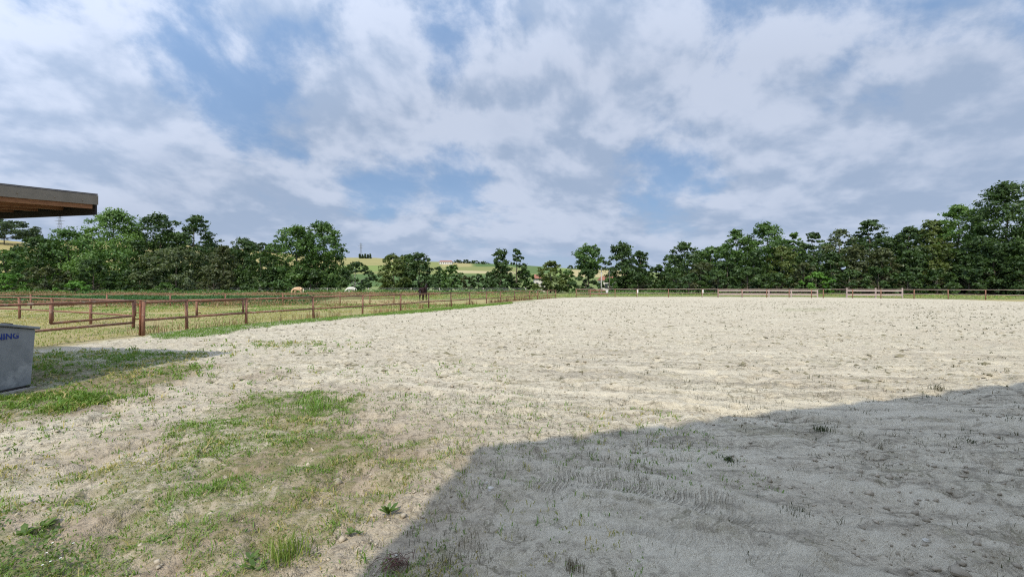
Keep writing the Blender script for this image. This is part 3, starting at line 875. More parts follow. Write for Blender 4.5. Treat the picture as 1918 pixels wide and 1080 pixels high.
def make_tree(label, px, top, w, d, cb=0.1, col='md', kind='round', seed=1, dens=30.0, group=None, name='tree', bark='bark', lean=0.0, clump=1.0, cat='tree'):
    r = np.random.default_rng(seed * 131 + 5); rd = random.Random(seed)
    X = (px - CX) / F * d; z0 = float(gz(X, d)); Ht = HC - (top - YH) * d / F - z0
    R = w / 2 * d / F * (1.38 if group == GC_ else 1.2)
    th = thing(name, label, cat, (X, d, z0), 0, group)
    A = 2 * R * Ht * (1 - cb * 0.7)
    n = int(min(16000, max(500, A * dens * (1.5 if group == GC_ else 1.25) * (100.0 / max(d, 75)) ** 1.3)))
    # lobes of foliage inside the outline of the crown
    nl = int(max(9, min(64, 9 + A / 4.0)))
    lobes = []
    for i in range(nl):
        h = (i + rd.uniform(0.0, 1.0)) / nl
        lr = R * rd.uniform(0.28, 0.50) * (0.85 if kind == 'spread' else 1.0) * clump
        lr = min(lr, Ht * 0.17) * (1 - 0.30 * h)
        az = i * 2.39996 + rd.uniform(-0.6, 0.6)
        rad = max(0.0, prof(kind, h) * R * rd.uniform(0.80, 1.12) - lr * 0.8) * math.sqrt(rd.uniform(0.15, 1.0))
        zz = Ht * (cb + (1 - cb) * h)
        zz = min(zz, Ht - lr * 0.62); zz = max(zz, lr * 0.45)
        lobes.append((rad * math.cos(az) + lean * zz, rad * math.sin(az), zz, lr))
    lobes.append((lean * Ht, 0, Ht - R * 0.22, R * 0.26))
    L = np.array(lobes)
    wgt = L[:, 3] ** 2; cnt = np.maximum(12, (n * wgt / wgt.sum())).astype(int)
    Ps, Ns, Ts = [], [], []
    for (lx, ly, lz, lr), c in zip(lobes, cnt):
        ns = max(6, c // 16)
        sd = r.normal(size=(ns, 3)); sd /= np.linalg.norm(sd, axis=1)[:, None]
        sd[:, 2] = np.where(sd[:, 2] < -0.35, -sd[:, 2] * 0.5, sd[:, 2])
        rr = lr * r.uniform(0.45, 1.12, ns)[:, None]
        sc = sd * rr * np.array([1, 1, 0.70 if kind == 'spread' else 0.85])
        k = r.integers(0, ns, c)
        flat = 0.55 if kind == 'spread' else 0.75
        p = sc[k] + r.normal(size=(c, 3)) * lr * 0.16 * np.array([1.2, 1.2, flat])
        tl = rd.uniform(0.10, 0.75); tk = r.uniform(-0.22, 0.22, ns)
        Ts.append(np.clip(tl + tk[k] + r.normal(size=c) * 0.12, 0, 1))
        out = p / (np.linalg.norm(p, axis=1)[:, None] + 1e-6)
        nn = out * 0.75 + r.normal(size=(c, 3)) * 0.55 + np.array([0, 0, 0.35])
        Ns.append(nn / np.linalg.norm(nn, axis=1)[:, None]); Ps.append(p + np.array([lx, ly, lz]))
    P = np.concatenate(Ps); N = np.concatenate(Ns); T = np.concatenate(Ts)
    P[:, 2] = np.maximum(P[:, 2], 0.05)
    c = len(P)
    a = np.cross(N, r.normal(size=(c, 3))); a /= np.linalg.norm(a, axis=1)[:, None] + 1e-9
    b = np.cross(N, a)
    s = 0.12 + 0.0015 * min(d, 140) + 0.0012 * max(d - 140, 0)
    s = s * r.uniform(0.65, 1.35, c)[:, None]
    bend = N * s * 0.22
    V = np.stack([P - a * s, P - b * s * 0.55 + bend, P + a * s, P + b * s * 0.55 + bend], 1).reshape(-1, 3)
    me = mesh_np('crown', V, np.arange(4 * c).reshape(-1, 4)); attr(me, 'tint', T, 'FACE')
    obj('crown', me, LEAF[col], th); TREE_TOTAL[0] += c * 2
    # trunk and limbs
    mb = MB(); r0 = 0.013 * Ht + 0.07
    top_h = Ht * 0.86; pts = []
    for i in range(6):
        q = i / 5
        pts.append(Vector((lean * top_h * q + rd.uniform(-1, 1) * 0.025 * Ht * q, rd.uniform(-1, 1) * 0.025 * Ht * q, top_h * q - (0.1 if i == 0 else 0))))
    mb.tube(pts, [r0 * (1.25 - 0.25 * min(1, q * 5)) * (1 - 0.85 * q) + 0.02 for q in (0, .2, .4, .6, .8, 1)], 7)
    for (lx, ly, lz, lr) in lobes[:16]:
        zs = lz * rd.uniform(0.45, 0.7); q = min(0.98, zs / top_h) * 5; i = int(q); fr = q - i
        st = pts[i].lerp(pts[min(i + 1, 5)], fr); en = Vector((lx, ly, lz)); md = st.lerp(en, 0.5) + Vector((0, 0, 0.06 * Ht * rd.uniform(0, 1)))
        rb = r0 * 0.42 * (1 - 0.7 * zs / Ht)
        mb.tube([st, md, en], [rb, rb * 0.65, rb * 0.22], 5)
    mb.build('trunk', M[bark], th, True)
    return th


GL, GR, GC_, GU = 'trees along the left side', 'trees of the wood on the right', 'trees in the middle distance', 'shrubs and low trees in front of the wood'
T = make_tree
# left
T('dark spreading tree on the straw hill at the far left, under the canopy roof', 8, 412, 92, 560, .25, 'fd', 'spread', 1, 60, 'trees on the ridge')
T('slim pale tree on the straw hill, just left of the far left pylon', 64, 428, 24, 580, .1, 'fd', 'round', 2, 60, 'trees on the ridge')
T('bushy green tree at the left edge below the straw hill', 10, 470, 84, 98, 0.0, 'md', 'bush', 3, 34, GL)
T('dark bushy tree left of the ivy green one, under the canopy roof tip', 70, 446, 84, 112, 0.0, 'dk', 'round', 4, 34, GL)
T('broad mid green tree between the canopy roof tip and the tall ash', 128, 430, 92, 116, 0.0, 'md', 'round', 5, 34, GL)
T('tall light green ash with feathery top right of the canopy roof', 214, 393, 106, 106, 0.02, 'lt', 'round', 6, 36, GL)
T('dark tree right of the tall light ash', 298, 402, 78, 112, 0.02, 'dk', 'round', 7, 36, GL)
T('dark layered tree with arms reaching right, highest of its clump', 362, 404, 74, 114, 0.05, 'dk', 'spread', 8, 34, GL, lean=0.03)
T('grey green willow bushes under the dark layered tree', 330, 466, 140, 102, 0.0, 'gy', 'bush', 9, 36, GL)
T('brownish green tree between the willow bushes and the small hill trees', 418, 460, 60, 106, 0.0, 'br', 'round', 10, 36, GL)
T('dark tree standing back behind the brownish one', 456, 446, 62, 128, 0.0, 'dk', 'round', 11, 36, GL)
T('low dark tree left of the big twin trees', 488, 472, 76, 104, 0.0, 'dk', 'bush', 12, 36, GL)
T('low dark tree at the foot of the tall light ash', 175, 486, 80, 98, 0.0, 'dk', 'bush', 13, 34, GL)
T('low dark shrub left of the bright ivy mound', 85, 500, 90, 96, 0.0, 'br', 'bush', 14, 34, GL)
T('low dark shrub right of the ash foot', 262, 495, 70, 97, 0.0, 'dk', 'bush', 15, 34, GL)
T('low brownish shrub under the willow bushes, by the white tape fence', 400, 505, 80, 99, 0.0, 'br', 'bush', 16, 34, GL)
T('bright green ivy mound at the foot of the left trees', 142, 527, 56, 88, 0.0, 'iv', 'bush', 17, 60, GL, name='shrub', cat='shrub')
T('small bright bush under the willow bushes', 310, 530, 46, 90, 0.0, 'md', 'bush', 18, 60, GL, name='shrub', cat='shrub')
T('bright green bush at the left edge below the dark trees', 14, 512, 64, 92, 0.0, 'iv', 'bush', 19, 40, GL, name='shrub', cat='shrub')
for i, (x, tp) in enumerate(((470, 452), (492, 455), (514, 458))):
    T(('leftmost', 'middle', 'rightmost')[i] + ' of three trees on the ridge left of the twin trees', x, tp, 30, 590, .05, 'fd', 'round', 20 + i, 60, 'trees on the ridge')
T('left one of the big twin trees beside the straw field', 556, 425, 76, 106, 0.03, 'md', 'round', 24, 38, GC_, clump=0.85)
T('right and taller one of the big twin trees', 606, 419, 78, 109, 0.03, 'md', 'round', 25, 38, GC_, clump=0.85)
T('small dark tree with pale bent trunk right of the twin trees', 664, 491, 58, 102, 0.05, 'dk', 'round', 26, 40, GC_, bark='bark_pale', lean=0.05)
T('low dark bush between the twin trees', 582, 505, 70, 103, 0.0, 'dk', 'bush', 27, 40, GC_, name='shrub', cat='shrub')
T('low dark bush left of the twin trees', 520, 500, 60, 104, 0.0, 'dk', 'bush', 28, 40, GC_, name='shrub', cat='shrub')
T('olive tree with thin top standing before the straw field', 738, 477, 54, 122, 0.0, 'ol', 'round', 29, 42, GC_)
T('dense dark tree right of the olive one, below the white farm', 785, 474, 56, 124, 0.0, 'dk', 'bush', 30, 42, GC_)
T('dark round tree behind, between the olive and the dense dark tree', 762, 477, 40, 260, 0.0, 'dk', 'lolly', 31, 60, GC_)
T('small round green tree alone in the green field', 846, 497, 36, 130, 0.0, 'md', 'bush', 32, 46, GC_)
T('little dark tree touching the round green one', 822, 500, 22, 140, 0.0, 'dk', 'round', 33, 46, GC_)
for i, (x, tp, ww) in enumerate(((872, 517, 36), (896, 514, 32), (916, 510, 26))):
    T('brown hedge tree, ' + ('leftmost of three before', 'middle of three before', 'rightmost of three before')[i] + ' the tall dark pair', x, tp, ww, 150, 0.0, ('br', 'dk', 'dk')[i], 'bush', 34 + i, 46, GC_)
T('tall dark conical tree, left one of the pair in the middle', 937, 468, 40, 112, 0.0, 'dk', 'poplar', 38, 42, GC_)
T('thin topped dark tree, right one of the pair in the middle', 968, 467, 34, 114, 0.05, 'dk', 'round', 39, 26, GC_, clump=0.8)
T('low green tree under the thin topped one', 984, 506, 42, 116, 0.0, 'md', 'bush', 40, 42, GC_)
T('olive yellow tree hiding the little house', 1031, 490, 50, 106, 0.0, 'ol', 'round', 41, 42, GC_)
T('small green tree right of the olive yellow one', 1064, 505, 36, 116, 0.0, 'md', 'bush', 42, 42, GC_)
T('tree with a round head on a bare neck left of the pale pole', 1102, 460, 52, 110, 0.42, 'md', 'lolly', 43, 44, GC_)
T('dark bush under the round headed tree', 1098, 503, 56, 104, 0.0, 'dk', 'bush', 44, 42, GC_)
T('small green bush between the two poles', 1143, 521, 40, 100, 0.0, 'md', 'bush', 45, 46, GC_, name='shrub', cat='shrub')
T('tall dark tree just right of the poles', 1166, 456, 52, 106, 0.0, 'dk', 'round', 46, 44, GC_)
T('dark tree on the right shoulder of the tall one by the poles', 1199, 470, 40, 110, 0.0, 'dk', 'poplar', 47, 44, GC_)
T('lower dark tree before the wood begins', 1233, 498, 52, 112, 0.0, 'dk', 'bush', 48, 44, GC_)
T('low dark shrub right of the poles at the fence', 1195, 512, 70, 102, 0.0, 'dk', 'bush', 49, 40, GC_, name='shrub', cat='shrub')
# right
W_ = [(1282, 455, 66, 102, 'dk', 'round', 'dark tree at the left end of the wood'),
      (1330, 462, 56, 100, 'md', 'round', 'rounder green tree second from the left end of the wood'),
      (1378, 430, 56, 99, 'md', 'round', 'tall green tree left of the tallest crown in the left half of the wood'),
      (1436, 420, 82, 97, 'md', 'round', 'broad green tree with the tallest crown in the left half of the wood'),
      (1488, 436, 36, 98, 'lt', 'poplar', 'narrow light green tree in the wood'),
      (1522, 435, 48, 97, 'dk', 'spread', 'dark tree in the wood above the bright low bush'),
      (1574, 430, 58, 96, 'gy', 'round', 'thin grey green tree with gaps in the wood'),
      (1630, 412, 66, 95, 'dk', 'spread', 'dark layered tree standing out of the wood'),
      (1668, 446, 50, 93, 'dk', 'round', 'lower dark tree right of the layered one'),
      (1703, 424, 56, 91, 'dk', 'round', 'dark tree left of the olive one in the wood'),
      (1746, 412, 56, 89, 'ol', 'round', 'olive tree with a rusty tinge in the wood'),
      (1796, 386, 86, 87, 'lt', 'round', 'tall light green tree near the right edge'),
      (1884, 345, 104, 80, 'dk', 'round', 'tallest and darkest tree at the right edge'),
      (1975, 350, 110, 78, 'dk', 'round', 'dark tree cut by the right edge')]
for i, (x, tp, ww, dd, cc, kk, lab) in enumerate(W_):
    T(lab, x, tp, ww, dd, 0.02, cc, kk, 60 + i, (26 if cc == 'gy' else 36), GR, clump=0.85 if cc in ('lt', 'gy') else 1.0)
Un = [(1268, 500, 60, 96, 'dk', 'the left end of the wood'), (1312, 492, 70, 94, 'br', 'the rounder green tree'), (1362, 488, 64, 93, 'dk', 'the tall green tree'),
      (1412, 470, 70, 92, 'dk', 'the broad green tree, on its left'), (1464, 462, 66, 92, 'ol', 'the broad green tree, on its right'), (1506, 478, 60, 91, 'dk', 'the narrow light tree'),
      (1556, 474, 66, 91, 'dk', 'the thin grey green tree'), (1600, 462, 60, 90, 'br', 'the layered tree, on its left'), (1652, 466, 70, 89, 'br', 'the layered tree, on its right'),
      (1706, 470, 66, 87, 'dk', 'the tree left of the olive one'), (1756, 456, 60, 85, 'ol', 'the olive tree'), (1808, 462, 74, 83, 'dk', 'the tall light tree'),
      (1862, 452, 80, 78, 'dk', 'the tallest dark tree, on its left'), (1925, 450, 90, 75, 'dk', 'the tallest dark tree, on its right')]
for i, (x, tp, ww, dd, cc, lab) in enumerate(Un):
    T('low ' + {'dk': 'dark', 'br': 'brownish', 'ol': 'olive'}[cc] + ' tree before ' + lab, x, tp, ww, dd, 0.0, cc, 'bush', 90 + i, 34, GU)
T('bright green low bush in front of the wood', 1528, 511, 60, 84, 0.0, 'iv', 'bush', 110, 60, GU, name='shrub', cat='shrub')
T('brownish bush just behind the bright low bush', 1505, 492, 44, 86, 0.0, 'br', 'bush', 111, 44, GU, name='shrub', cat='shrub')
for i, x in enumerate((1290, 1345, 1400, 1455, 1590, 1645, 1700, 1755, 1815, 1880, 1940)):
    T('dark low shrub at the foot of the wood, number ' + ('one', 'two', 'three', 'four', 'five', 'six', 'seven', 'eight', 'nine', 'ten', 'eleven')[i] + ' from the left',
      x, 512 - (i % 3) * 6, 72, 88 - i * 1.1, 0.0, 'dk', 'bush', 120 + i, 40, GU, name='shrub', cat='shrub')
# the rows behind
Bk = [(1262, 478, 'dark tree behind the left end of the wood'), (1306, 470, 'dark tree behind, between the first two of the wood'), (1352, 462, 'dark tree behind the second of the wood'),
      (1402, 446, 'dark tree behind, left of the broad green one'), (1462, 448, 'dark tree behind, right of the broad green one'), (1504, 455, 'dark tree behind the narrow light one'),
      (1548, 455, 'dark tree behind, left of the thin grey green one'), (1602, 446, 'dark tree behind, left of the layered one'), (1655, 444, 'dark tree behind, right of the layered one'),
      (1690, 440, 'dark tree behind, left of the olive one'), (1725, 432, 'dark tree behind the olive one'), (1770, 425, 'dark tree behind, right of the olive one'), (1838, 400, 'dark tree behind, between the light and the tallest one')]
for i, (x, tp, lab) in enumerate(Bk):
    T(lab, x, tp, 62, 112 - i * 1.2, 0.02, 'dk', 'round', 200 + i, 30, 'trees deeper in the wood')
for i, (x, tp, lab) in enumerate(((40, 462, 'dark tree deeper in, left of the broad mid green tree'), (100, 450, 'dark tree deeper in, behind the broad mid green tree'), (160, 440, 'dark tree deeper in, left of the tall ash'), (255, 432, 'dark tree deeper in, right of the tall ash'),
                                  (325, 436, 'dark tree deeper in, left of the layered tree'), (395, 456, 'dark tree deeper in, right of the layered tree'), (436, 466, 'dark tree deeper in, behind the brownish tree'), (500, 478, 'dark tree deeper in, left of the twin trees'))):
    T(lab, x, tp, 66, 124, 0.02, 'dk', 'round', 220 + i, 30, 'trees deeper in the left clump')
# ridge
for i, x in enumerate((674, 679, 684, 689, 693.5)):
    T(('first', 'second', 'third', 'fourth', 'fifth')[i] + ' from the left of five tiny cypresses on the straw ridge', x, 475.5 + (i % 2), 4.5, 600, 0.0, 'fd', 'poplar', 140 + i, 120, 'cypresses on the ridge', name='cypress_tree')
for i, (x, tp, ww) in enumerate(((858, 487, 18), (873, 486.5, 14), (888, 488, 20), (905, 490, 22), (1068, 497, 12), (1085, 499, 24), (1124, 499, 24), (1146, 501, 24))):
    T('small far tree on the ridge ' + ('just right of the white farm', 'second right of the white farm', 'third right of the white farm', 'farthest right of the white farm',
      'left of the round headed tree', 'behind the round headed tree', 'above the pale pole', 'above the dark pole')[i], x, tp, ww, 605, 0.0, 'fd', 'bush', 150 + i, 90, 'trees on the ridge')

# ------------------------------------------------------------------ far buildings, pylons, poles
def house(name, label, px, py, d, wpx, hpx, rpx, depth, nwin):
    X, Y, Z = at(px, py, d); Z = float(gz(X, d)); W = wpx * d / F; H = hpx * d / F; RH = rpx * d / F
    h = thing(name, label, 'building', (X, Y, Z - 0.3))
    mb = MB(); mb.box((0, depth / 2, H / 2), (W, depth, H)); mb.build('wall', M['render_white'], h)
    mb = MB(); e = 0.5
    mb.v = [(-W / 2 - e, -e, H), (W / 2 + e, -e, H), (W / 2 + e, depth + e, H), (-W / 2 - e, depth + e, H), (-W / 2 + W * .06, depth / 2, H + RH), (W / 2 - W * .06, depth / 2, H + RH)]
    mb.f = [(0, 1, 5, 4), (2, 3, 4, 5), (1, 2, 5), (3, 0, 4), (3, 2, 1, 0)]; rf = mb.build('roof', M['roof_tile'], h)
    mb = MB(); mb.box((W * 0.25, depth / 2, H + RH - 0.2), (0.5, 0.5, 1.0)); mb.build('chimney', M['render_white'], rf)
    for k in range(nwin):
        xw = (k + 0.5) / nwin * W - W / 2
        mb = MB(); mb.box((xw, -0.03, H * 0.5), (min(1.4, W / nwin * 0.45), 0.1, H * 0.4)); mb.build('window', M['window'], h)
    return h


house('farmhouse', 'long white farm with red roof on the far ridge', 834, 494, 560, 24, 5.5, 2.6, 12, 7)
house('house', 'little white house with brown roof peeping left of the olive yellow tree', 1011, 528, 128, 20, 27, 8, 7, 2)
house('house', 'low house with red roof behind the two poles', 1142, 525, 150, 26, 22, 8, 8, 2)


def pylon(label, px, top, d):
    X = (px - CX) / F * d; z = float(gz(X, d)); H = HC - (top - YH) * d / F - z
    p = thing('pylon', label, 'pylon', (X, d, z), 0, 'pylons on the ridge')
    mb = MB(); w0, w1 = H * 0.075, H * 0.012
    cor = lambda q: [(sx * (w0 + (w1 - w0) * q), sy * (w0 + (w1 - w0) * q), H * q) for sx, sy in ((-1, -1), (1, -1), (1, 1), (-1, 1))]
    for k in range(4): mb.tube([cor(0)[k], cor(1)[k]], H * 0.006, 4)
    for i in range(7):
        a, b = cor(i / 7), cor((i + 1) / 7)
        for k in range(4): mb.tube([a[k], b[(k + 1) % 4]], H * 0.0035, 4); mb.tube([b[k], b[(k + 1) % 4]], H * 0.0035, 4)
    mb.build('tower', M['steel'], p)
    for q, l in ((0.68, 0.15), (0.80, 0.20), (0.92, 0.13)):
        mb = MB(); mb.tube([(-H * l, 0, H * q), (0, 0, H * q + H * .018), (H * l, 0, H * q)], H * 0.006, 4)
        mb.tube([(-H * l, 0, H * q), (H * l, 0, H * q)], H * 0.005, 4); mb.build('cross_arm', M['steel'], p)
    return p


pylon('lattice pylon on the hill at the far left, by the canopy roof tip', 112, 404, 600)
pylon('lattice pylon on the straw ridge above the small cypresses', 676, 455, 610)


def pole(label, px, top, bot, d, r, mat, tip):
    X = (px - CX) / F * d; zt = HC - (top - YH) * d / F; zp = HC - (tip - YH) * d / F
    p = thing('utility_pole', label, 'pole', (X, d, 0))
    mb = MB(); mb.tube([(0, 0, -0.2), (0, 0, zt)], [r, r * 0.8], 10); mb.build('shaft', mat, p, True)
    mb = MB(); mb.tube([(0, 0, zt), (0, 0, zp)], r * 0.3, 6); mb.build('top_rod', M['steel'], p, True)
    mb = MB(); mb.tube([(-0.35, 0, zt - 0.1), (0.35, 0, zt - 0.1)], r * 0.3, 6); mb.build('cross_arm', M['steel'], p)


pole('pale concrete utility pole at the far middle', 1126.5, 510, 541, 84, 0.14, M['concrete'], 500)
pole('thin dark utility pole right of the pale one', 1141.5, 509, 541, 96, 0.09, M['bark'], 505)

# small white things at the far fence
bk = thing('bucket', 'white bucket hung on the far pipe fence', 'bucket', (*G(1137, 556.3), 0))
mb = MB(); mb.tube([(0, 0, 0.62), (0, 0, 1.02), (0, 0, 1.08)], [0.15, 0.20, 0.21], 14); mb.build('body', M['white'], bk, True)
mb = MB(); mb.tube([(0.19, 0, 1.05), (0.12, 0, 1.22), (0, 0, 1.28), (-0.12, 0, 1.22), (-0.19, 0, 1.05)], 0.015, 6); mb.build('handle', M['steel'], bk)
for (px, lab) in ((1193.5, 'white marker board on the far fence right of the poles'), (1315.5, 'white marker board on the far fence at the left end of the wood')):
    x, y = G(px, 556); b_ = thing('marker_board', lab, 'sign', (x, y - 0.1, 0))
    mb = MB(); mb.box((0, 0, 0.86), (0.26, 0.025, 0.55)); mb.build('board', M['white'], b_)
    mb = MB(); mb.box((0, 0.035, 0.55), (0.07, 0.035, 1.1)); mb.build('stake', M['grey_wood'], b_)

# ------------------------------------------------------------------ horses
def horse(label, loc, rz, coat, hair, pose):
    h = thing('horse', label, 'horse', loc, rz, 'horses in the paddock')
    if pose == 'up': nk, pol, muz = (0.86, 0, 1.52), (1.08, 0, 1.78), (1.42, 0, 1.52)
    else: nk, pol, muz = (0.95, 0, 1.02), (1.22, 0, 0.66), (1.30, 0, 0.22)
    V = [(-0.10, 0, 1.16), (-0.58, 0, 1.22), (-0.78, 0, 1.12), (0.35, 0, 1.14), (0.62, 0, 1.22), nk, pol, tuple((a + b) / 2 for a, b in zip(pol, muz)), muz]
    R_ = [(.30, .33), (.29, .31), (.20, .22), (.28, .33), (.22, .27), (.15, .19), (.11, .14), (.085, .115), (.065, .07)]
    Ed = [(0, 1), (1, 2), (0, 3), (3, 4), (4, 5), (5, 6), (6, 7), (7, 8)]
    for s in (-1, 1):
        b = len(V)
        V += [(0.46, s * .17, .98), (0.47, s * .17, .60), (0.46, s * .17, .32), (0.45, s * .17, .13), (0.49, s * .17, .045)]
        R_ += [(.13, .15), (.075, .08), (.05, .05), (.05, .05), (.06, .06)]
        Ed += [(3, b), (b, b + 1), (b + 1, b + 2), (b + 2, b + 3), (b + 3, b + 4)]
        b = len(V)
        V += [(-0.60, s * .18, 1.0), (-0.50, s * .18, .80), (-0.74, s * .17, .54), (-0.70, s * .17, .30), (-0.69, s * .17, .13), (-0.64, s * .17, .045)]
        R_ += [(.19, .21), (.13, .14), (.065, .07), (.05, .05), (.05, .05), (.06, .06)]
        Ed += [(1, b), (b, b + 1), (b + 1, b + 2), (b + 2, b + 3), (b + 3, b + 4), (b + 4, b + 5)]
    me = bpy.data.meshes.new('body'); me.from_pydata(V, Ed, []); me.update()
    o = obj('body', me, coat, h)
    bm = bmesh.new(); bm.from_mesh(me); lay = bm.verts.layers.skin.verify(); bm.verts.ensure_lookup_table()
    for v, r in zip(bm.verts, R_): v[lay].radius = r
    bm.verts[0][lay].use_root = True
    bm.to_mesh(me); bm.free()
    sk = o.modifiers.new('skin', 'SKIN'); sk.use_smooth_shade = True
    sb = o.modifiers.new('sub', 'SUBSURF'); sb.levels = 2; sb.render_levels = 2
    mb = MB(); mb.tube([(-0.92, 0, 1.28), (-1.04, 0, 1.10), (-1.05, 0, 0.75), (-1.0, 0, 0.42)], [.05, .075, .085, .02], 8); mb.build('tail', hair, h, True)
    top = Vector((0.60, 0, 1.46)); pv = Vector(pol) + Vector((-0.02, 0, 0.14)); md = top.lerp(pv, 0.5) + Vector((-.03, 0, .05))
    mb = MB(); mb.tube([top, md, pv], [.03, .075, .05], 7); mb.build('mane', hair, h, True)
    for s in (-1, 1):
        e0 = Vector(pol) + Vector((-0.02, s * .07, .10)); mb = MB(); mb.tube([e0, e0 + Vector((.01, s * .015, .09)), e0 + Vector((.02, s * .02, .17))], [.04, .035, .005], 6); mb.build('ear', coat, h, True)
    return h


x, y = G(793, 563); horse('dark brown horse seen from behind at the long pipe fence', (x, y, 0), math.radians(82), M['horse_dark'], M['horse_black'], 'up')
horse('white horse grazing in front of the pale field fence', ((658 - CX) / F * 92, 92, 0), math.radians(215), M['horse_white'], M['horse_white'], 'graze')
horse('cream horse grazing sideways left of the white one', ((558 - CX) / F * 80, 80, 0), math.radians(178), M['horse_cream'], M['horse_flax'], 'graze')

# ------------------------------------------------------------------ grass, weeds, clods
def blades(name, label, px, py, pz, h, wd, tint, mat, lean=0.5, seed=1, kind='stuff'):
    r = np.random.default_rng(seed); n = len(px)
    az = r.uniform(0, 2 * math.pi, n); la = r.uniform(0, 2 * math.pi, n); ln = r.uniform(0.1, 1.0, n) * lean * h
    wx, wy = np.cos(az) * wd / 2, np.sin(az) * wd / 2; lx, ly = np.cos(la) * ln, np.sin(la) * ln
    V = np.zeros((n, 5, 3))
    V[:, 0] = np.stack([px - wx, py - wy, pz - 0.01], -1); V[:, 1] = np.stack([px + wx, py + wy, pz - 0.01], -1)
    V[:, 2] = np.stack([px + wx * .8 + lx * .35, py + wy * .8 + ly * .35, pz + h * .6], -1); V[:, 3] = np.stack([px - wx * .8 + lx * .35, py - wy * .8 + ly * .35, pz + h * .6], -1)
    V[:, 4] = np.stack([px + lx, py + ly, pz + h * (1 - 0.3 * lean * r.uniform(0, 1, n))], -1)
    b = np.arange(n)[:, None] * 5
    me = mesh_np(name, V.reshape(-1, 3), b + np.array([0, 1, 2, 3]), b + np.array([3, 2, 4]))
    attr(me, 'tint', np.concatenate([tint, tint]), 'FACE')
    o = obj(name, me, mat)
    if kind: o['kind'] = kind; o['label'] = label
    return o


def scatter(n, x0, x1, y0, y1, seed):
    r = np.random.default_rng(seed)
    return r.uniform(x0, x1, n), r.uniform(y0, y1, n), r


# foreground grass, in small tufts wherever the ground is grassed
ax_, ay_, r = scatter(95000, -8.5, 2.2, 1.2, 6.6, 5)
bx_, by_, r2 = scatter(32000, -13, 2.6, 6.6, 13.0, 4)
tx, ty = np.concatenate([ax_, bx_]), np.concatenate([ay_, by_])
near = (np.abs(tx) < 1.35 * (ty + 0.6)); tx, ty = tx[near], ty[near]
g, grn, dirt, pad, lush = cover(tx, ty)
dist = np.hypot(tx, ty)
keep = (r.uniform(0, 1, len(tx)) < 0.04 * (grn > 0) + g * np.clip(1.25 - dist * 0.03, 0.5, 1) * np.clip(3.0 * fbm(tx * 5, ty * 5, 19, 3) - 0.65, 0.10, 1)) & (pad < 0.5)
tx, ty, grn, g = tx[keep], ty[keep], grn[keep], g[keep]
nb = 4
bx = np.repeat(tx, nb) + r.normal(size=len(tx) * nb) * 0.026; by = np.repeat(ty, nb) + r.normal(size=len(tx) * nb) * 0.026
tall = 0.32 + 1.5 * fbm(tx * 5, ty * 5, 19, 3) ** 2
hh = np.repeat((r.gamma(4, 0.009, len(tx)) + 0.010) * tall, nb) * r.uniform(0.5, 1.2, len(bx)) * np.where(np.hypot(bx, by) > 8, 1.5, 1)
patch = fbm(bx * 0.8, by * 0.8, 33, 3)
straw = r.uniform(0, 1, len(tx)) < np.clip(0.26 - 0.22 * grn + (fbm(tx * 0.8, ty * 0.8, 33, 3) - 0.5) * 1.6, 0.05, 0.9)
ti = np.clip(np.repeat(np.where(straw, r.uniform(0.5, 1.0, len(tx)), r.uniform(0.0, 0.22, len(tx))), nb) + r.normal(size=len(bx)) * 0.06, 0, 1)
blades('grass', 'short patchy green and straw grass in the left foreground', bx, by, micro(bx, by), hh, r.uniform(0.004, 0.0095, len(bx)) * np.clip(np.hypot(bx, by) / 4, 1, 3), ti, GRASS, 1.5, 11)
# small leaves and dead litter matted between the blades
mx, my, r = scatter(60000, -8.5, 1.6, 1.2, 8.0, 61)
mx, my = mx[np.abs(mx) < 1.35 * (my + 0.6)], my[np.abs(mx) < 1.35 * (my + 0.6)]
g, grn, dirt, pad, lush = cover(mx, my)
u_ = r.uniform(0, 1, len(mx)); kl = (u_ < 0.40 * g * np.clip(3 * fbm(mx * 3, my * 3, 62, 3) - 0.9, 0, 1)) & (pad < 0.3); kd = (u_ > 0.86) & (np.maximum(g, dirt) > 0.35) & (pad < 0.3)
LITTER = (mx[kd], my[kd]); MAT_LEAVES = (mx[kl], my[kl])
dx_, dy_ = LITTER; k = len(dx_)
blades('litter', 'dead straw lying in the grass of the left foreground', dx_, dy_, micro(dx_, dy_) + 0.008, r.uniform(0.012, 0.03, k), r.uniform(0.002, 0.0045, k), r.uniform(0.6, 1.0, k), GRASS, 3.2, 63)
# green strip along the foot of the fence
tx, ty, r = scatter(60000, -14, 0, 13, 48, 6)
g, grn, dirt, pad, lush = cover(tx, ty)
keep = (r.uniform(0, 1, len(tx)) < g) & (grn > 0.6)
tx, ty = tx[keep], ty[keep]
bx = np.repeat(tx, 4) + r.normal(size=len(tx) * 4) * 0.05; by = np.repeat(ty, 4) + r.normal(size=len(tx) * 4) * 0.05
blades('grass', 'green grass strip between the pipe fence and the sand', bx, by, np.zeros(len(bx)), r.uniform(0.03, 0.11, len(bx)), np.full(len(bx), 0.014) * np.clip(by / 15, 1, 2.5),
       np.clip(r.normal(0.08, 0.12, len(bx)), 0, 1), GRASS, 0.9, 12)
